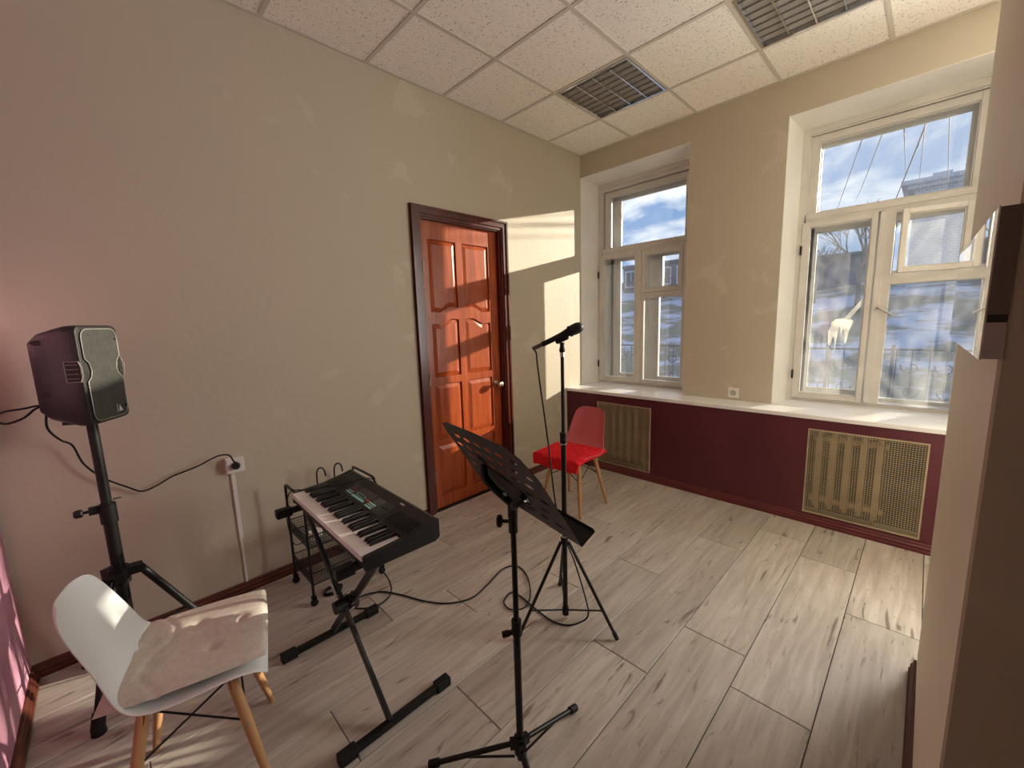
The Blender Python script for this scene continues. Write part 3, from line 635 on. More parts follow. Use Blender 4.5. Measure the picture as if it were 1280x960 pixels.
# linen pad on white chair
def pad(name, label, loc, rz, matl, wx, wy, th, z0, seed, tufts, droop=0, lift=0.0, cat='cushion', fold=.006):
    n = 44; rnd = random.Random(seed); top = []; bot = []
    for i in range(n+1):
        for j in range(n+1):
            x = -1+2*i/n; y = -1+2*j/n
            edge = (1-abs(x)**6)*(1-abs(y)**6); puff = edge**.5
            X = x*wx*(1-.03*y*y); Y = y*wy*(1-.03*x*x)
            h = th*puff
            for (tx,ty) in tufts: h -= th*.62*math.exp(-(((x-tx)*wx)**2+((y-ty)*wy)**2)/(.022**2))
            h -= th*.34*math.exp(-((x*.5-y*.25+.05+.12*sin(x*3))*wx)**2/(.011**2)) + th*.25*math.exp(-((y+.45+.15*sin(x*4))*wy)**2/(.009**2))
            nn = mnoise.noise(Vector((X*9+seed, Y*5, .3)))*fold*2 + mnoise.noise(Vector((X*22, Y*9+seed, 1.3)))*fold
            base = z0
            # seat sags in the middle, edges lifted
            if droop:
                ov = max(0, -(Y)-.0-.15) if False else 0
            base += lift*(x*x)
            yd = max(0, y-.72)/.28; xd = max(0, abs(x)-.80)/.20
            base -= droop*(yd**1.3) 
            top.append((X, Y, base+h+nn*puff)); bot.append((X, Y, base))
    m_ = n+1; fs = []
    for i in range(n):
        for j in range(n):
            a = i*m_+j; fs.append((a,a+m_,a+m_+1,a+1)); b = len(top)+a; fs.append((b,b+1,b+m_+1,b+m_))
    ring = [i*m_ for i in range(n+1)] + [n*m_+j for j in range(1,n+1)] + [i*m_+n for i in range(n-1,-1,-1)] + [j for j in range(n-1,0,-1)]
    k = len(top)
    for a, b in zip(ring, ring[1:]+ring[:1]): fs.append((a,b,k+b,k+a))
    q = MB(); q.add(top+bot, fs); o = q.build(name, matl, None, smooth=60); o.location = loc; o.rotation_euler = (0,0,rz)
    return tagp(o, label, cat)
pad('seat_cushion', 'thin cream linen seat cushion lying on the white shell chair', (1.056,-3.654,.012), WR, M_linen, .203, .208, .024, .464, 3, [(-.4,.0),(.35,.25),(.3,-.5),(-.3,-.6),(-.2,.6)], 0, .012, fold=.0018)
# red fleece on red chair: thick throw folded over the front edge
def throw(loc, rz):
    n = 36; vs = []; m_ = n+1
    for i in range(m_):
        for j in range(m_):
            x = -1+2*i/n; s_ = j/n*.505           # arc length from back
            if s_ < .38: y = -.155+s_; z = .478+.012*sin(s_*9)
            else:
                a = min((s_-.38)/.05, 1)*pi/2; y = .225+.028*sin(a); z = .478-.028*(1-cos(a))
                if s_ > .43: y = .253 + (s_-.43)*.15; z = .450-(s_-.43)*.95
            X = x*.222*(1+.04*s_/.5-.05*max(0,s_-.42)/.05); z += mnoise.noise(Vector((x*2.2, s_*9, .7)))*.012 - .02*max(0,abs(x)-.84)/.16*(1 if s_<.4 else .2)
            y += mnoise.noise(Vector((x*4, s_*9, 4.7)))*.010
            vs.append((X,y,z+.0))
    fs = [(i*m_+j,(i+1)*m_+j,(i+1)*m_+j+1,i*m_+j+1) for i in range(n) for j in range(n)]
    q = MB(); q.add(vs, fs); o = q.build('throw', M_redf, None, smooth=80); o.location = loc; o.rotation_euler = (0,0,rz)
    s2 = o.modifiers.new('solid','SOLIDIFY'); s2.thickness = .026; s2.offset = -1
    b = o.modifiers.new('sub','SUBSURF'); b.levels = 1; b.render_levels = 1
    return tagp(o, 'bright red fleece throw folded over the seat of the rose chair', 'throw')
throw(RC, RR)

# ------------------------------------------------------------------ loudspeaker and its stand
SX, SY = .345, -3.82
st = thing('speaker_stand', 'black tripod speaker stand behind the white chair', 'stand', (SX,SY,0))
MB().cyl((0,0,.80),(0,0,1.17),.0175,n=16).build('upper_tube', M_black, st, smooth=40)
MB().cyl((0,0,.12),(0,0,.82),.0225,n=16).build('lower_tube', M_black, st, smooth=40)
q = MB(); q.cyl((0,0,.735),(0,0,.815),.028,n=16); q.bar((0,0,.80),(.0,-.055,.80),.022,.03); q.build('collar', M_blackm, st, smooth=40)
q = MB(); q.cyl((0,-.055,.80),(0,-.075,.80),.006,n=8); q.lathe([(.014,0),(.017,.004),(.017,.02),(.012,.026)], Matrix.Translation((0,-.072,.80)) @ Matrix.Rotation(pi/2,4,'X'), 8); q.build('knob', M_blackm, st)
MB().cyl((.0,.02,.83),(.0,.045,.83),.004,n=6).build('pin', M_chrome, st)
hub = MB(); hub.cyl((0,0,.46),(0,0,.53),.034,n=16)
feet = [(.235,-.125),(-.035,.31),(-.26,-.16)]
for fx, fy in feet:
    d = Vector((fx,fy,0)).normalized(); hub.bar(d*.02+Vector((0,0,.505)), d*.075+Vector((0,0,.50)), .045, .035)
hub.build('hub', M_blackm, st, smooth=40)
q = MB(); q.cyl((0,-.034,.48),(0,-.06,.48),.006,n=8); q.lathe([(.013,0),(.016,.004),(.016,.018),(.010,.024)], Matrix.Translation((0,-.056,.48)) @ Matrix.Rotation(pi/2,4,'X'), 8); q.build('knob', M_blackm, st)
for fx, fy in feet:
    d = Vector((fx,fy,0)).normalized(); a = d*.068+Vector((0,0,.50)); b = Vector((fx,fy,.03)); 
    MB().cyl(a, b, .0155, n=12).build('leg', M_black, st, smooth=40)
    q = MB(); dd = (b-a).normalized(); q.cyl(b-dd*.05, b+dd*.012, .021, .022, n=12); q.cyl((fx,fy,.03),(fx,fy,0),.02,.024,n=12); q.build('rubber_foot', M_rub, st, smooth=40)
    MB().bar(d*.022+Vector((0,0,.20)), a.lerp(b,.58), .018, .006).build('brace', M_blackm, st)
    c_ = a.lerp(b,.58)+Vector((0,0,.016)); MB().cyl(c_-Vector((0,0,.002)), c_+Vector((0,0,.004)), .006,n=8).build('rivet', M_chrome, st)
MB().cyl((0,0,.185),(0,0,.215),.029,n=14).build('sleeve', M_blackm, st, smooth=40)
MB().cyl((0,0,.10),(0,0,.125),.024,n=14).build('end_plug', M_rub, st)

spk = thing('loudspeaker', 'black portable loudspeaker mounted on the tripod stand by the left wall', 'loudspeaker', (SX-.01,SY-.018,1.168), R(-32)); spk.scale = (.93,.93,.97)
rings = [(-.105,.058,.125,.008),(-.100,.066,.140,.012),(-.06,.088,.170,.03),(.0,.106,.186,.035),(.05,.118,.196,.03),(.085,.121,.198,.028),(.098,.116,.193,.024),(.100,.110,.187,.02)]
q = MB(); nseg = 6; vs = []; zc = .195
for (y,wx,hz,rd) in rings:
    pr_ = []
    for cx_, cz_, a0 in ((1,1,0),(-1,1,90),(-1,-1,180),(1,-1,270)):
        for k in range(nseg+1):
            a = R(a0+90*k/nseg); pr_.append(((wx-rd)*cx_+rd*cos(a), y, zc+(hz-rd)*cz_+rd*sin(a)))
    vs += pr_
N_ = 4*(nseg+1); fs = [tuple(range(N_)), tuple((len(rings)-1)*N_+i for i in range(N_-1,-1,-1))]
for a in range(len(rings)-1):
    for i in range(N_): fs.append((a*N_+i, a*N_+(i+1)%N_, (a+1)*N_+(i+1)%N_, (a+1)*N_+i))
q.add(vs, fs); q.build('cabinet', M_plas, spk, smooth=35)
def rrect(wx, z0, z1, rd, n=6, notch=None):
    pts = []
    for cx_, cz_, a0 in ((1,z1,0),(-1,z1,90),(-1,z0,180),(1,z0,270)):
        for k in range(n+1):
            a = R(a0+90*k/n); zz = cz_-rd if cz_ == z1 else cz_+rd
            pts.append(((wx-rd)*cx_+rd*cos(a), zz+rd*sin(a)))
    return pts
fp_ = []     # grille outline with handle notches half way up each side
for (x,z) in rrect(.100, .012, .378, .035): fp_.append((x,z))
# insert notches between corners (left side runs from top to bottom after second corner)
left = [(-.100,.265),(-.080,.245),(-.072,.215),(-.080,.190),(-.100,.172)]
right = [(.100,.172),(.080,.190),(.072,.215),(.080,.245),(.100,.265)]
outl = fp_[:14] + left + fp_[14:] + right
q = MB(); q.prism(outl, .098, .106, 'y'); q.build('front_grille', M_greyp, spk, smooth=30)
q = MB(); q.tube([(x,.105,z) for x,z in outl], .0022, 5, closed=True); q.build('grille_rim_glint', M_rimglint, spk, smooth=60)  # pale tube drawn as the highlight on the grille's thin bevel
for sx in (-1,1):      # side hand grips
    q = MB(); q.box(sx*.112-.008, sx*.112+.010 if sx>0 else sx*.112+.008, .050, .098, .178, .252); g_ = q.build('hand_grip', M_dark, spk)
    q = MB()
    for k in range(4): q.box(sx*.1215-.002, sx*.1215+.002, .052, .094, .186+k*.018, .192+k*.018)
    q.build('grip_rib', M_greyp, g_)
    q = MB(); q.tube([(sx*.1215,y,z) for y,z in ((.048,.176),(.096,.176),(.104,.198),(.104,.230),(.096,.254),(.048,.254))], .0025, 5, closed=True); q.build('grip_rim', M_rimglint, g_)
for z in (.335,.20,.05):
    q = MB(); q.cyl((-.088,.105,z),(-.088,.109,z),.006,n=10); q.build('screw', M_dark, spk)
q = MB(); q.box(-.033,-.030,.106,.108,.028,.062); q.prism([(-.064,.030),(-.040,.030),(-.047,.058)], .106,.1075,'y'); q.build('badge', mat('badge_silver',(.7,.7,.7),.3,metal=.6), spk)
for (y,z) in ((-.045,.33),(-.035,.13)):
    q = MB(); q.lathe([(.026,0),(.024,.003),(.008,.002)], Matrix.Translation((.094,y,z)) @ Matrix.Rotation(pi/2,4,'Y') @ Matrix.Scale(.4,4,(1,0,0)), 14); q.build('moulding', M_dark, spk)
q = MB(); q.cyl((0,.0,-.005),(0,0,.012),.030,n=16); q.box(-.045,.045,-.05,.06,-.002,.010); q.build('pole_socket', M_plas, spk)
q = MB(); q.cyl((.0,-.095,.07),(-.0,-.125,.07),.012,n=8); q.build('plug', M_rub, spk)

def cable(name, label, pts, r, parent=None, m_=None, k=7, n=6):
    q = MB(); q.tube(spline(pts, k), r, n); return tagp(q.build(name, m_ or M_rub, None, smooth=60), label, 'cable')
pc = cable('power_cable', 'black power cable sagging from the loudspeaker to the left wall socket',
   [(.30,-3.93,1.25),(.22,-3.95,1.15),(.10,-3.93,1.07),(.06,-3.90,1.03),(.05,-3.877,.936),(.045,-3.823,.851),(.035,-3.749,.781),(.03,-3.70,.744),(.03,-3.64,.758),(.03,-3.584,.784),(.035,-3.52,.80),(.04,-3.466,.815),(.05,-3.41,.84),(.07,-3.374,.853),(.09,-3.34,.848),(.09,-3.325,.815),(.085,-3.31,.79)], .0042)
q = MB(); Mx = Matrix.Translation((.034,-3.310,.772)) @ Matrix.Rotation(pi/2,4,'Y'); q.lathe([(.018,0),(.019,.01),(.019,.03),(.014,.045),(.008,.055)], Mx, 14); q.build('plug', M_rub, pc, smooth=40)
cable('signal_cable', 'short black cable looping out of the back of the loudspeaker', [(.285,-3.925,1.235),(.29,-3.955,1.247),(.30,-3.992,1.243),(.31,-4.04,1.24),(.31,-4.062,1.222),(.30,-4.045,1.194),(.29,-4.00,1.205),(.28,-3.965,1.235),(.285,-3.93,1.25)], .004)

# ------------------------------------------------------------------ keyboard stand
ks = thing('keyboard_stand', 'black folding cross-frame stand carrying the keyboard', 'stand', (1.055,-3.12,0))
xl, xr = -.32, .321; 
def fbar(x, y0, y1, z, s_=.026):
    MB().box(x-s_/2, x+s_/2, y0, y1, z-s_/2, z+s_/2).build('cross_bar', M_black, ks, bevel=.003)
    for a, b in ((y0-.012, y0+.055),(y1-.055, y1+.012)):
        MB().box(x-s_/2-.007, x+s_/2+.007, a, b, z-s_/2-(.007 if z > .1 else .006), z+s_/2+.007).build('rubber_cap', M_rub, ks, bevel=.005)
fbar(xl, -.22, .225, .019); fbar(xr, -.22, .225, .019)
TZ = .665; ta, tb = -.41, .265
fbar(ta, -.15, .235, TZ); fbar(tb, -.15, .235, TZ)
def arm(p0, p1, y): MB().bar((p0[0],y,p0[1]), (p1[0],y,p1[1]), .016, .030, (0,0,1)).build('arm', M_black, ks, bevel=.002)
arm((xr,.03),(ta,TZ-.012), -.035); arm((xl,.03),(tb,TZ-.012), .005)
# crossing point
t_ = (0-xr)/(ta-xr)
import itertools
def line_x(a, b, c, d):
    x1,y1=a;x2,y2=b;x3,y3=c;x4,y4=d; den=(x1-x2)*(y3-y4)-(y1-y2)*(x3-x4)
    return ((x1*y2-y1*x2)*(x3-x4)-(x1-x2)*(x3*y4-y3*x4))/den, ((x1*y2-y1*x2)*(y3-y4)-(y1-y2)*(x3*y4-y3*x4))/den
px_, pz_ = line_x((xr,.03),(ta,TZ-.012),(xl,.03),(tb,TZ-.012))
q = MB(); Mx = Matrix.Translation((px_,.02,pz_)) @ Matrix.Rotation(pi/2,4,'X'); q.lathe([(.034,0),(.036,.006),(.036,.028),(.030,.034)], Mx, 20); q.cyl((px_,-.02,pz_),(px_,-.075,pz_),.030,.026,n=16); q.build('clutch', M_blackm, ks, smooth=40)
q = MB(); 
for k in range(14):
    a = 2*pi*k/14; q.box(-.004,.004,-.018,-.002,.030,.040, Matrix.Translation((px_,-.0,pz_)) @ Matrix.Rotation(a,4,'Y'))
q.build('tooth_ring', M_chrome, ks)
d_ = Vector((ta-xr,0,TZ-.04)).normalized(); c0 = Vector((px_,-.046,pz_))+d_*.07
q = MB(); q.bar(c0-d_*.03, c0+d_*.045, .014,.026); q.build('lock_plate', M_chrome, ks, bevel=.003)

# ------------------------------------------------------------------ keyboard
KL, KD = .808, .300
kb = thing('keyboard', 'black electronic keyboard with full row of piano keys on the folding stand', 'keyboard', (.608,-3.195,.684), R(-1.2))
prof = [(.004,.0),(.002,.022),(.004,.026),(.012,.028),(.016,.030),(.150,.034),(.150,.060),(.160,.064),(.245,.078),(.285,.088),(.300,.082),(.300,.012),(.28,.0)]
q = MB(); q.prism(prof, .018, KL-.022, 'x'); 
ch = [(.0,.0),(.0,.044),(.008,.052),(.150,.062),(.245,.080),(.285,.090),(.300,.084),(.300,.012),(.28,.0)]
q.prism(ch, 0, .018, 'x'); q.prism(ch, KL-.022, KL, 'x'); q.build('case', M_plas, kb, bevel=.002)
nw = 36; kw = (KL-.040)/nw
wk = None
for i in range(nw):
    if wk is None:
        wk = MB().box(.0008, kw-.0008, -.004, .148, .030, .052).build('white_key', M_wkey, kb, bevel=.001); wk.location = (.018,0,0)
    else: shared(wk, 'white_key', kb, (.018+kw*i,0,0)); 
bk = None
for i in range(nw-1):
    if i % 7 in (2, 6): continue
    x = .018+kw*(i+1)
    if bk is None:
        q = MB(); q.add([(-.0058,.046,.052),(.0058,.046,.052),(.0058,.149,.052),(-.0058,.149,.052),(-.0047,.054,.0645),(.0047,.054,.0645),(.0045,.149,.0665),(-.0045,.149,.0665)], [(4,5,6,7),(0,1,5,4),(1,2,6,5),(2,3,7,6),(3,0,4,7),(3,2,1,0)])
        bk = q.build('black_key', M_bkey, kb); bk.location = (x,0,0)
    else: shared(bk, 'black_key', kb, (x,0,0))
def slope_z(y): return .064+(y-.160)/(.245-.160)*.014+.0004
def onpanel(x0,x1,y0,y1,h=.0012,dy=0):
    za, zb = slope_z(y0), slope_z(y1); return [(x0,y0,za-.003),(x1,y0,za-.003),(x1,y1,zb-.003),(x0,y1,zb-.003),(x0,y0,za+h),(x1,y0,za+h),(x1,y1,zb+h),(x0,y1,zb+h)]
BOXF = [(0,3,2,1),(4,5,6,7),(0,1,5,4),(1,2,6,5),(2,3,7,6),(3,0,4,7)]
q = MB(); q.add(onpanel(.20,.58,.163,.243,.0006), BOXF); q.build('control_panel', mat('panel_black',(.012,.012,.013),.25), kb)
q = MB(); q.add(onpanel(.335,.415,.205,.238,.0016), BOXF); q.build('display', M_screen, kb)
q = MB(); q.add(onpanel(.44,.50,.200,.238,.0014), BOXF); q.build('display', mat('list_grey',(.05,.05,.05),.3), kb)
def btn(x,y,w_,d,m_, h=.003):
    q = MB(); q.add(onpanel(x,x+w_,y,y+d,h), BOXF); q.build('button', m_, kb)
for k in range(4): btn(.215+k*.014, .176, .009,.006, M_teal); btn(.215+k*.014, .188, .009,.006, M_greyprint)
btn(.222,.206,.008,.005,M_redp); btn(.24,.208,.008,.005,M_redp)
for k in range(9): btn(.282+k*.0135, .172, .010,.010, M_teal)
q = MB(); q.tube([(x,y,slope_z(y)+.0016) for x,y in ((.292,.197),(.30,.203),(.37,.203),(.378,.197),(.37,.190),(.30,.190))], .0012, 4, closed=True); q.build('print_outline', M_teal, kb)
btn(.395,.190,.012,.008,M_redp); btn(.412,.190,.012,.008,M_redp)
for k in range(3):
    for r_ in range(3): btn(.43+k*.020, .168+r_*.011, .016,.005, M_teal if r_ != 1 else M_greyprint)
for k in range(3): btn(.520+k*.017, .205, .012,.007, M_blackm)
q = MB()
for k in range(9): q.add(onpanel(.035+k*.016,.043+k*.016,.168,.238,.0025), BOXF)
q.build('grille_slots', M_blackm, kb, kind='stuff')
q = MB()
for k in range(12): q.add(onpanel(.615+k*.016,.623+k*.016,.168,.238,.0025), BOXF)
q.build('grille_slots', M_blackm, kb, kind='stuff')
q = MB(); q.box(.57,.60,.262,.270,.083,.0855); q.build('logo_plate', M_greyprint, kb)
for (x,y) in ((.10,.05),(KL-.10,.05),(.10,.26),(KL-.10,.26)):
    MB().cyl((x,y,-.0055),(x,y,.001),.010,n=10).build('rubber_foot', M_rub, kb)

# ------------------------------------------------------------------ trolley
tx0, tx1, ty0, ty1 = .135, .435, -3.10, -2.70
tro = thing('trolley', 'small black wire-basket trolley on castors behind the keyboard', 'trolley', ((tx0+tx1)/2,(ty0+ty1)/2,0))
hx, hy = (tx1-tx0)/2, (ty1-ty0)/2
for sy in (-1,1):
    q = MB(); q.tube(spline([(-hx,sy*hy,.05),(-hx,sy*hy,.30),(-hx,sy*hy,.585),(-hx+.012,sy*hy,.612),(-hx+.04,sy*hy,.62),(hx-.04,sy*hy,.62),(hx-.012,sy*hy,.612),(hx,sy*hy,.585),(hx,sy*hy,.30),(hx,sy*hy,.05)],4), .0075, 8)
    q.build('end_frame', M_black, tro, smooth=60)
    for sx in (-1,1):
        q = MB(); q.cyl((sx*hx-.008,sy*hy,.019),(sx*hx+.008,sy*hy,.019),.019,n=14); q.build('castor', M_rub, tro, smooth=40)
        q = MB(); q.box(sx*hx-.013, sx*hx-.009, sy*hy-.01, sy*hy+.01, .015,.05); q.box(sx*hx+.009, sx*hx+.013, sy*hy-.01, sy*hy+.01, .015,.05); q.box(sx*hx-.013, sx*hx+.013, sy*hy-.012, sy*hy+.012, .040,.056); q.build('castor_fork', M_blackm, tro)
for z in (.12, .335):
    q = MB(); h = .065
    for zz in (z, z+h):
        q.tube([(-hx,-hy,zz),(hx,-hy,zz),(hx,hy,zz),(-hx,hy,zz)], .0035, 6, closed=True)
    
    for sx in (-1,1):
        for sy in (-1,1): q.cyl((sx*hx,sy*hy,z),(sx*hx,sy*hy,z+h),.003,n=6)
    bsk = q.build('basket', M_blackm, tro)
    q = MB()
    for i in range(1, 30): y = -hy+i*2*hy/30; q.box(-hx-.001,-hx+.001,y-.0009,y+.0009,z,z+h); q.box(hx-.001,hx+.001,y-.0009,y+.0009,z,z+h)
    for i in range(1, 22): x = -hx+i*2*hx/22; q.box(x-.0009,x+.0009,-hy-.001,-hy+.001,z,z+h); q.box(x-.0009,x+.0009,hy-.001,hy+.001,z,z+h)
    for i in range(1, 30): y = -hy+i*2*hy/30; q.box(-hx,hx,y-.0009,y+.0009,z-.001,z+.001)
    for i in range(1, 22): x = -hx+i*2*hx/22; q.box(x-.0009,x+.0009,-hy,hy,z-.001,z+.001)
    for k in range(1,4):
        zz = z+h*k/4; q.box(-hx,hx,-hy-.001,-hy+.001,zz-.0009,zz+.0009); q.box(-hx,hx,hy-.001,hy+.001,zz-.0009,zz+.0009); q.box(-hx-.001,-hx+.001,-hy,hy,zz-.0009,zz+.0009); q.box(hx-.001,hx+.001,-hy,hy,zz-.0009,zz+.0009)
    q.build('basket_mesh', M_blackm, bsk, kind='stuff')
for y in (-.005,.10):
    q = MB(); q.tube(spline([(-hx+.005,y-.02,.40),(-hx+.005,y-.02,.60),(-hx+.01,y-.015,.655),(-hx+.02,y,.672),(-hx+.02,y+.02,.655),(-hx+.01,y+.03,.61)],5), .005, 6); q.build('hook', M_black, tro)
# adapter and wires
ad = MB(); ad.box(-.025,.025,-.035,.035,0,.045); ao = ad.build('power_adapter', M_socket, None, bevel=.006); ao.location = (.335,-3.03,.3365); ao.rotation_euler = (0,0,R(25)); tagp(ao, 'white plug-in power adapter lying in the upper trolley basket', 'adapter')
cable('adapter_cord', 'thin black cord rising from the white adapter across the keyboard keys', [(.35,-3.03,.375),(.40,-3.10,.37),(.49,-3.18,.42),(.56,-3.215,.55),(.60,-3.225,.66),(.645,-3.210,.755),(.70,-3.15,.762),(.76,-3.06,.766),(.80,-2.99,.775),(.83,-2.93,.785),(.84,-2.885,.76),(.84,-2.87,.70)], .0028)
q = MB(); ring = [(.392+.034*cos(a*2*pi/16), -2.985+.05*sin(a*2*pi/16), .006) for a in range(16)]
for k in range(3): q.tube([(x+.002*k*cos(i),y+.003*k,z+.007*k) for i,(x,y,z) in enumerate(ring)], .0033, 6, closed=True)
tagp(q.build('coiled_cable', M_rub, None, smooth=60), 'small coil of black cable on the floor under the trolley', 'cable')

# ------------------------------------------------------------------ microphone stand and microphone
CX, CY = 1.512, -2.251
ms = thing('microphone_stand', 'slim black tripod microphone stand near the red chair', 'stand', (CX,CY,0))
MB().cyl((0,0,.93),(0,0,1.345),.0085,n=12).build('upper_rod', M_black, ms, smooth=40)
MB().cyl((0,0,.045),(0,0,.94),.0125,n=12).build('lower_tube', M_black, ms, smooth=40)
q = MB(); q.cyl((0,0,.925),(0,0,.985),.017,n=14); q.cyl((.0,0,.955),(.022,-.026,.955),.007,n=8); q.build('clutch', M_blackm, ms, smooth=40)
q = MB(); q.cyl((0,0,.928),(0,0,.934),.0185,n=14); q.build('clutch_ring', M_chrome, ms, smooth=40)
q = MB(); q.cyl((0,0,.42),(0,0,.455),.019,n=14); q.build('hub', M_blackm, ms, smooth=40)
q = MB(); q.cyl((0,0,.456),(0,0,.464),.016,n=14); q.build('hub_ring', M_chrome, ms, smooth=40)
mf = [(.262,.055),(-.083,-.261),(-.19,.19)]
for fx, fy in mf:
    d = Vector((fx,fy,0)).normalized(); a = d*.022+Vector((0,0,.435)); b = Vector((fx,fy,.012))
    MB().cyl(a,b,.0080,n=8).build('leg', M_black, ms, smooth=40)
    dd = (b-a).normalized(); MB().cyl(b-dd*.03,b+dd*.004,.0105,n=8).build('rubber_foot', M_rub, ms, smooth=40)
    MB().bar(d*.012+Vector((0,0,.062)), a.lerp(b,.72), .009,.004).build('brace', M_blackm, ms)
MB().cyl((0,0,.035),(0,0,.075),.0165,n=12).build('end_plug', M_blackm, ms, smooth=40)
q = MB(); q.cyl((0,0,1.345),(0,0,1.368),.0105,n=12); q.build('thread_ring', M_chrome, ms, smooth=40)
q = MB(); q.lathe([(.012,0),(.014,.01),(.010,.03),(.012,.045)], Matrix.Translation((0,0,1.366)), 12); q.build('clip_base', M_blackm, ms, smooth=40)
p0 = Vector((1.440,-2.309,1.404)); p1 = Vector((1.592,-2.186,1.490)); dv = (p1-p0).normalized(); L_ = (p1-p0).length
cm = Vector((CX,CY,1.432))
q = MB(); q.bar(cm-dv*.035-Vector((CX,CY,0)), cm+dv*.030-Vector((CX,CY,0)), .040,.034); q.build('clip', M_blackm, ms, bevel=.008)
mic = thing('microphone', 'black handheld microphone clipped on top of the thin stand', 'microphone', tuple(p0))
Mq = dv.to_track_quat('Z','Y').to_matrix().to_4x4()
MB().lathe([(.0105,0),(.012,.004),(.0125,.06),(.015,.10),(.019,.128),(.020,.135)], Mq, 18).build('handle', M_blackm, mic, smooth=35)
MB().lathe([(.0235,.134),(.0255,.138),(.0255,.146),(.0235,.150)], Mq, 20).build('collar_ring', M_blackm, mic, smooth=30)
MB().lathe([(.0200,.134),(.0225,.142),(.0255,.158),(.026,.172),(.0245,.186),(.020,.196),(.012,.203),(.004,.206)], Mq, 20).build('grille_ball', noisy('mic_mesh',(.02,.02,.02),(.05,.05,.05),300,1,rough=.5,metal=.5), mic, smooth=60)
MB().lathe([(.0085,-.048),(.0095,-.045),(.0095,-.004),(.0105,.001)], Mq, 14).build('connector', mat('gunmetal',(.10,.10,.10),.3,metal=.6), mic, smooth=40)
cable('microphone_cable', 'long black cable hanging from the microphone and snaking over the floor to the keyboard',
   [tuple(p0-dv*.045),(1.418,-2.325,1.365),(1.420,-2.323,1.325),(1.432,-2.313,1.181),(1.457,-2.294,.909),(1.475,-2.28,.667),(1.497,-2.262,.501),(1.545,-2.222,.333),(1.588,-2.19,.14),(1.598,-2.175,.04),(1.585,-2.20,.006),(1.55,-2.275,.006),(1.47,-2.309,.006),(1.341,-2.299,.006),(1.217,-2.281,.006),(1.16,-2.295,.006),(1.185,-2.374,.006),(1.255,-2.395,.008),(1.305,-2.335,.012),(1.253,-2.235,.013),(1.115,-2.118,.006),(1.004,-2.090,.006),(.963,-2.171,.006),(1.006,-2.332,.006),(1.031,-2.472,.006),(.97,-2.591,.006),(.856,-2.67,.006),(.708,-2.733,.006),(.60,-2.80,.006),(.56,-2.90,.006),(.62,-2.96,.006),(.70,-2.88,.008),(.68,-2.78,.012),(.60,-2.74,.05),(.66,-2.86,.3),(.78,-2.88,.55),(.88,-2.892,.70),(.90,-2.885,.73)], .0042, k=6)

# ------------------------------------------------------------------ music stand
MX, MY = 1.83, -2.91
mu = thing('music_stand', 'black music stand with perforated desk, facing away in the foreground', 'music stand', (MX,MY,0))
MB().cyl((0,0,.50),(0,0,.88),.0095,n=12).build('upper_tube', M_black, mu, smooth=40)
MB().cyl((0,0,.03),(0,0,.52),.0125,n=12).build('lower_tube', M_black, mu, smooth=40)
q = MB(); q.cyl((0,0,.505),(0,0,.555),.0165,n=14); q.cyl((-.0,0,.515),(-.022,-.020,.505),.008,n=8); q.cyl((-.018,-.016,.507),(-.034,-.031,.500),.0105,n=8); q.build('clutch', M_blackm, mu, smooth=40)
q = MB(); q.cyl((0,0,.055),(0,0,.115),.021,n=14)
mufeet = [(-.216,-.217),(.013,.285),(.25,-.13)]
for fx, fy in mufeet: d = Vector((fx,fy,0)).normalized(); q.bar(d*.012+Vector((0,0,.09)), d*.035+Vector((0,0,.088)), .022,.03)
q.build('hub', M_blackm, mu, smooth=40)
for fx, fy in mufeet:
    d = Vector((fx,fy,0)).normalized(); a = d*.03+Vector((0,0,.088)); b = Vector((fx,fy,.015))
    MB().cyl(a,b,.0085,n=10).build('leg', M_black, mu, smooth=40)
    dd = (b-a).normalized(); MB().cyl(b-dd*.026,b+dd*.010,.0135,n=10).build('rubber_foot', M_rub, mu, smooth=40)
    MB().bar(d*.020+Vector((0,0,.038)), a.lerp(b,.58)-Vector((0,0,.006)), .007,.004).build('brace', M_blackm, mu)
q = MB(); q.cyl((0,0,.86),(0,0,.935),.015,n=12); q.build('head_socket', M_blackm, mu, smooth=40)
q = MB(); q.cyl((0,0,.895),(-.030,-.024,.895),.006,n=8); q.lathe([(.012,0),(.020,.004),(.020,.014),(.014,.018)], Matrix.Translation((-.026,-.021,.895)) @ Vector((-.78,-.62,0)).to_track_quat('Z','Y').to_matrix().to_4x4(), 14); q.build('knob', M_blackm, mu, smooth=40)
# desk plane
u_ = Vector((.97176,-.23474,.02392)); v_ = Vector((-.14266,-.50374,.85200)); nn = Vector((-.18795,-.83135,-.52300))
dc = Vector((1.878,-2.999,1.085)) - Vector((MX,MY,0))
MD = Matrix((u_, v_, nn)).transposed().to_4x4(); MD.translation = dc
w2_, h2_ = .249, .153
dk = bmesh.new()
# perforated plate: quad grid with slot holes cut out
def desk_plate():
    out = [(-w2_,-h2_),(w2_,-h2_),(w2_,h2_-.075),(w2_-.03,h2_-.02),(w2_-.07,h2_+.004),(0,h2_+.008),(-w2_+.07,h2_+.004),(-w2_+.02,h2_-.01),(-w2_,h2_-.04)]
    slots = []
    for r_ in range(6):
        for c_ in range(7):
            cx_ = -.195+c_*.065+(.0 if r_%2 == 0 else .0325); cy_ = -.105+r_*.042
            if cx_ > .215 or (r_ == 5 and abs(cx_) > .19): continue
            slots.append((cx_, cy_))
    return out, slots
out, slots = desk_plate()
cu = bpy.data.curves.new('desk_outline', 'CURVE'); cu.dimensions = '2D'; cu.fill_mode = 'BOTH'; cu.extrude = .0009
def add_poly(pts):
    sp_ = cu.splines.new('POLY'); sp_.points.add(len(pts)-1); sp_.use_cyclic_u = True
    for i, p in enumerate(pts): sp_.points[i].co = (p[0],p[1],0,1)
add_poly(out)
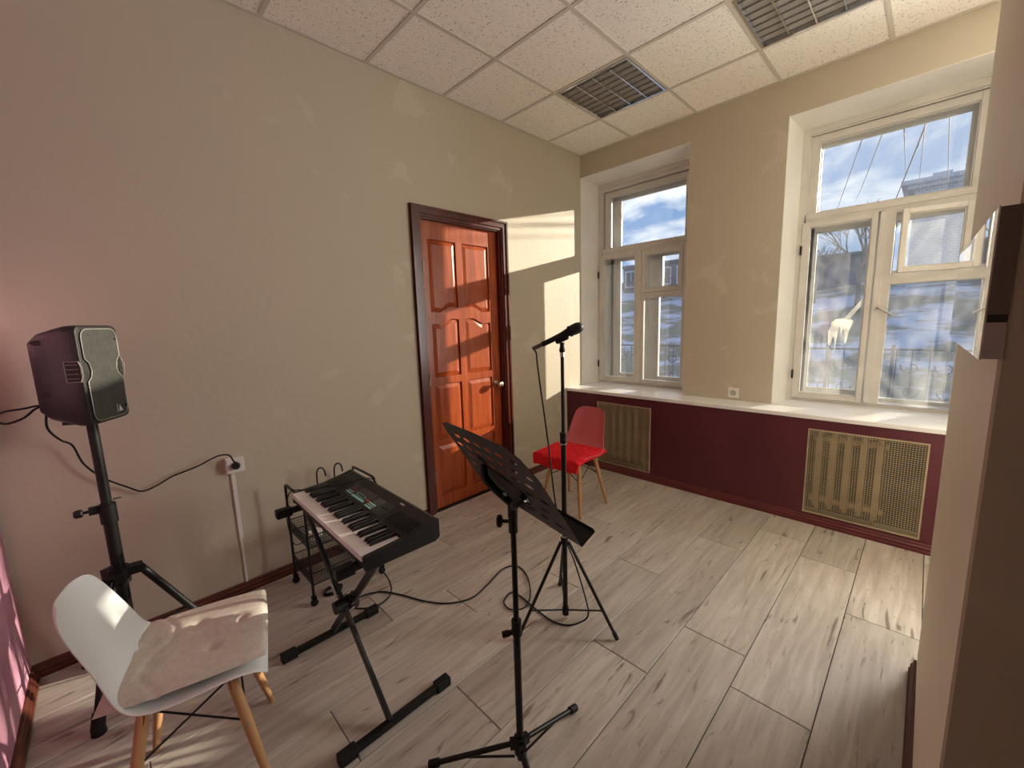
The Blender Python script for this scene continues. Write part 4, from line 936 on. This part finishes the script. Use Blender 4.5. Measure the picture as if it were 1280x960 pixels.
for (cx_,cy_) in slots:
    add_poly([(cx_+.017*cos(a)+( .004 if cos(a) > 0 else -.004), cy_+.0082*sin(a)) for a in [2*pi*k/12 for k in range(12)]])
tmp = bpy.data.objects.new('tmp', cu); COL.objects.link(tmp)
dg = bpy.context.evaluated_depsgraph_get(); me = bpy.data.meshes.new_from_object(tmp.evaluated_get(dg)); bpy.data.objects.remove(tmp); bpy.data.curves.remove(cu)
me.name = 'desk'; me.materials.clear(); me.materials.append(mat('desk_black', (.035,.034,.033), .5))
do = bpy.data.objects.new('desk', me); COL.objects.link(do); do.parent = mu; do.matrix_local = MD
q = MB(); q.box(-w2_, w2_, -h2_-.001, -h2_+.001, -.050, 0); q.box(-w2_, w2_, -h2_, -h2_+.012, -.051, -.049)
lp_ = q.build('lip', M_black, mu); lp_.matrix_local = MD
bp_ = MD @ Vector((-.01,-.02,.0)); 
q = MB(); top = Vector((0,0,.93))
q.tube(spline([MD @ Vector((-.075,.02,.006)), MD @ Vector((-.06,-.02,.028)), top+Vector((0,0,.02)), MD @ Vector((.05,-.07,.028)), MD @ Vector((.085,-.05,.006))],6), .012, 8)
q.cyl(top-Vector((0,0,.02)), top+Vector((0,0,.045)), .016, n=10); q.build('bracket', M_blackm, mu, smooth=60)
q = MB(); q.prism([(-.09,-.06),(.09,-.08),(.09,-.03),(-.09,.05)], .001, .006, 'z'); bb = q.build('back_plate', M_blackm, mu, bevel=.004); bb.matrix_local = MD

# ------------------------------------------------------------------ outdoors
def snow_mat():
    m = mat('snowy_ground', (.7,.7,.72), .8); N, K, b = nodes(m); g = N.new('ShaderNodeNewGeometry')
    mp = N.new('ShaderNodeMapping'); mp.inputs['Scale'].default_value = (.35,.35,1.3)
    n1 = N.new('ShaderNodeTexNoise'); n1.inputs['Scale'].default_value = 1.0; n1.inputs['Detail'].default_value = 8; n1.inputs['Roughness'].default_value = .65
    rp = N.new('ShaderNodeValToRGB'); rp.color_ramp.elements[0].position = .47; rp.color_ramp.elements[1].position = .55
    rp.color_ramp.elements[0].color = (.17,.175,.13,1); rp.color_ramp.elements[1].color = (.46,.52,.64,1)
    K.new(g.outputs['Position'], mp.inputs['Vector']); K.new(mp.outputs['Vector'], n1.inputs['Vector']); K.new(n1.outputs['Fac'], rp.inputs['Fac']); K.new(rp.outputs['Color'], b.inputs['Base Color'])
    return m
M_snow = snow_mat()
def gz(x, y):
    z = -.95
    if y > 9: z += (min(y,26)-9)*.24*(1+.12*sin(x*.3)) 
    return z + .05*mnoise.noise(Vector((x*.6,y*.6,0)))
q = MB(); xs = [-45+1.5*i for i in range(61)]; ys = [.62,1.5,3,5,7,8.5,9.2]+[10+1.3*i for i in range(14)]+[30,36,45,60]
vs = [(x,y,gz(x,y)) for y in ys for x in xs]; k = len(xs)
fs = [(j*k+i,j*k+i+1,(j+1)*k+i+1,(j+1)*k+i) for j in range(len(ys)-1) for i in range(k-1)]
q.add(vs, fs); q.build('ground', M_snow, None, smooth=80, label='snow-patched grassy slope rising outside the windows', cat='ground', kind='structure')
# iron fence
M_iron = mat('fence_iron', (.05,.055,.07), .5)
fe = thing('iron_fence', 'ornamental dark iron fence outside beyond both windows', 'fence', (0,8.0,-.95))
pp = None; pr0 = None
for i in range(-11, 6):
    x = i*1.1
    if pr0 is None:
        pr0 = MB().box(-.03,.03,-.03,.03,0,1.75).build('post', M_iron, fe); pr0.location = (x,0,0)
        q = MB()
        for z in (.45,1.65): q.box(.03,1.07,-.015,.015,z-.02,z+.02)
        for cx_ in (.3,.8):
            for cz_, s_ in ((.80,1),(1.30,-1)):
                q.tube([(cx_+s_*.035*a**.9*cos(a)*.9, 0, cz_+.035*a**.9*sin(a)*.9) for a in [k_*.5 for k_ in range(2,14)]], .012, 4)
            q.cyl((cx_-.24,0,.47),(cx_-.24,0,1.63),.012,n=5); q.cyl((cx_,0,.47),(cx_,0,1.63),.010,n=5)
        pp = q.build('scroll_panel', M_iron, fe); pp.location = (x,0,0)
    else: shared(pr0, 'post', fe, (x,0,0)); shared(pp, 'scroll_panel', fe, (x,0,0))
MB().box(-12.5,6.5,-.12,.12,0,.42).build('plinth', noisy('concrete',(.4,.4,.4),(.55,.56,.58),3,5,rough=.9), fe)
# buildings
def brickish(name, c1, c2):
    m = mat(name, c1, .85); N, K, b = nodes(m); g = N.new('ShaderNodeNewGeometry')
    mp = N.new('ShaderNodeMapping'); mp.inputs['Rotation'].default_value = (pi/2,0,0)
    br = N.new('ShaderNodeTexBrick'); br.inputs['Scale'].default_value = 2.2; br.inputs['Color1'].default_value = (*c1,1); br.inputs['Color2'].default_value = (*c2,1)
    br.inputs['Mortar'].default_value = (.62,.64,.68,1); br.inputs['Mortar Size'].default_value = .03
    K.new(g.outputs['Position'], mp.inputs['Vector']); K.new(mp.outputs['Vector'], br.inputs['Vector']); K.new(br.outputs['Color'], b.inputs['Base Color']); return m
M_brick = brickish('pale_brick', (.42,.45,.50), (.52,.55,.60)); M_gblock = noisy('grey_render', (.10,.12,.16), (.15,.17,.22), 2, 5, rough=.9)
M_wpane = mat('far_pane', (.08,.10,.14), .1); M_wframe = mat('far_frame', (.55,.56,.58), .6)
def building(label, x0, x1, y, z0, z1, dep, matl, rows, cols, cornice=False):
    b = thing('building', label, 'building', ((x0+x1)/2, y, z0)); w_ = (x1-x0)/2; h = z1-z0
    MB().box(-w_,w_,0,dep,0,h).build('wall', matl, b)
    if cornice:
        q = MB(); q.box(-w_-.25,w_+.25,-.25,dep,h-.30,h-.12); q.box(-w_-.45,w_+.45,-.45,dep,h-.12,h+.05); q.build('cornice', matl, b)
        MB().box(-w_+.5,-w_+1.1,.2,.9,h+.05,h+.30).build('chimney', matl, b)
    else: MB().box(-w_-.15,w_+.15,-.15,dep+.15,h,h+.18).build('roof', mat('far_roof',(.12,.13,.16),.8), b)
    for r_ in range(rows):
        for c_ in range(cols):
            xx = -w_+(c_+.5)*2*w_/cols; zz = h*(r_+.5)/rows+.1; f = MB(); rect_frame(f, xx-.5, xx+.5, zz-.65, zz+.65, .09,.09,.09,.09, -.06, .0); f.box(xx-.03,xx+.03,-.05,0,zz-.6,zz+.6)
            fo = f.build('window', M_wframe, b); MB().box(xx-.42,xx+.42,-.03,-.005,zz-.58,zz+.58).build('pane', M_wpane, fo)
    return b
building('dark grey block with small windows, outside beyond the left window', -15.2, -8.2, 27, -.5, 5.55, 6, M_gblock, 3, 5)
building('low dark house farther left outside the left window', -23, -15.6, 30, -.5, 4.55, 6, M_gblock, 2, 4)
building('pale brick house with heavy cornice seen top right through the right window', 1.75, 8.5, 22.5, 1.2, 7.05, 6, M_brick, 0, 0, True)
building('long low grey shed on the slope beyond the right window', -6.5, .4, 29, 2.2, 4.9, 4, M_gblock, 0, 0)
# bare trees
M_bark = noisy('bark', (.10,.085,.075), (.17,.15,.13), 8, 4, rough=.9)
def tree(label, base, h, seed, spread=.55, lv=5, r0=.14, lean=(0,0), cap=900, minr=.012):
    t_ = thing('bare_tree', label, 'tree', base); rnd = random.Random(seed); tr_ = MB(); br_ = MB(); cnt = [0]
    top = Vector((lean[0],lean[1],h*.42)); mid = top*.5+Vector((.05*h*rnd.uniform(-1,1)*.3,0,0))
    tr_.tube([(0,0,-.4), tuple(mid), tuple(top)], [r0, r0*.82, r0*.68], 8); tr_.build('trunk', M_bark, t_, smooth=60)
    def grow(p, d, l, r_, depth):
        if depth == 0 or cnt[0] > cap: return
        cnt[0] += 1
        m1 = p+d*l*.5+Vector((rnd.uniform(-1,1),rnd.uniform(-1,1),rnd.uniform(-.3,.6)))*l*.06; e = p+d*l+Vector((0,0,l*.05))
        br_.tube([p,m1,e], [r_,r_*.8,max(r_*.58,minr*.6)], 5 if depth > 2 else 3, caps=False)
        nb = 3 if depth > 1 else 2
        for k_ in range(nb):
            dd = (d+Vector((rnd.uniform(-1,1),rnd.uniform(-1,1),rnd.uniform(-.35,.6)))*spread).normalized()
            grow(p+(e-p)*rnd.uniform(.55,1.0), dd, l*rnd.uniform(.6,.82), max(r_*.58,minr), depth-1)
    for k_ in range(4):
        a = 2*pi*k_/4+rnd.uniform(-.4,.4); grow(top*rnd.uniform(.75,1), Vector((cos(a)*.6,sin(a)*.6,1)).normalized(), h*.22, r0*.5, lv)
    br_.build('branches', M_bark, t_, kind='stuff'); return t_
tree('bare tree with dark forked trunk outside beyond the right window', (.45,19,1.3), 4.7, 5, .42, 5, .11, cap=500, minr=.009)
tree('smaller bare tree on the slope outside, left part of the right window', (-1.5,22,1.9), 3.4, 8, .6, 5, .07, cap=500, minr=.009)
tree('bare tree outside against the dark grey block', (-11.5,24,.6), 4.6, 15, .6, 5, .09, cap=500, minr=.012)
tree('leafless tree added close to the building, unseen right of the right window, to stripe the sunlight', (5.75,6.0,-.95), 5.6, 21, .6, 5, .10, cap=420, minr=.010)  # added out of view to break up sun entering the right window
# overhead wires
wires = [((1.931,3.0,3.525),(.21,14.0,4.944),'far left thin wire crossing the sky in the right window'),
 ((2.116,3.0,3.546),(.751,14.0,5.341),'second wire from the left crossing the sky in the right window'),
 ((2.477,3.0,3.528),(1.613,14.0,4.883),'boldest slanting wire crossing the sky in the right window'),
 ((2.477,3.0,3.487),(2.121,14.0,5.287),'near-vertical thin wire ending above the pale brick cornice'),
 ((2.668,3.0,3.528),(2.736,14.0,5.241),'bowed wire at the right end of the right window transom'),
 ((2.317,3.0,3.481),(1.819,14.0,5.634),'faint wire left of the boldest slanting wire')]
for k, (a, b, lb) in enumerate(wires):
    a = Vector(a); b = Vector(b); d = b-a; p0 = a-d*.15; p1 = b+d*.8
    pts = []
    for i in range(13):
        t = i/12; p = p0.lerp(p1, t); p.z -= .25*math.sin(pi*t)*(.4 if k != 4 else 1.0) ; pts.append(p)
    q = MB(); q.tube(pts, .010 if k == 2 else .006, 5); tagp(q.build('overhead_wire', M_iron, None), lb, 'wire', 'overhead wires outside')
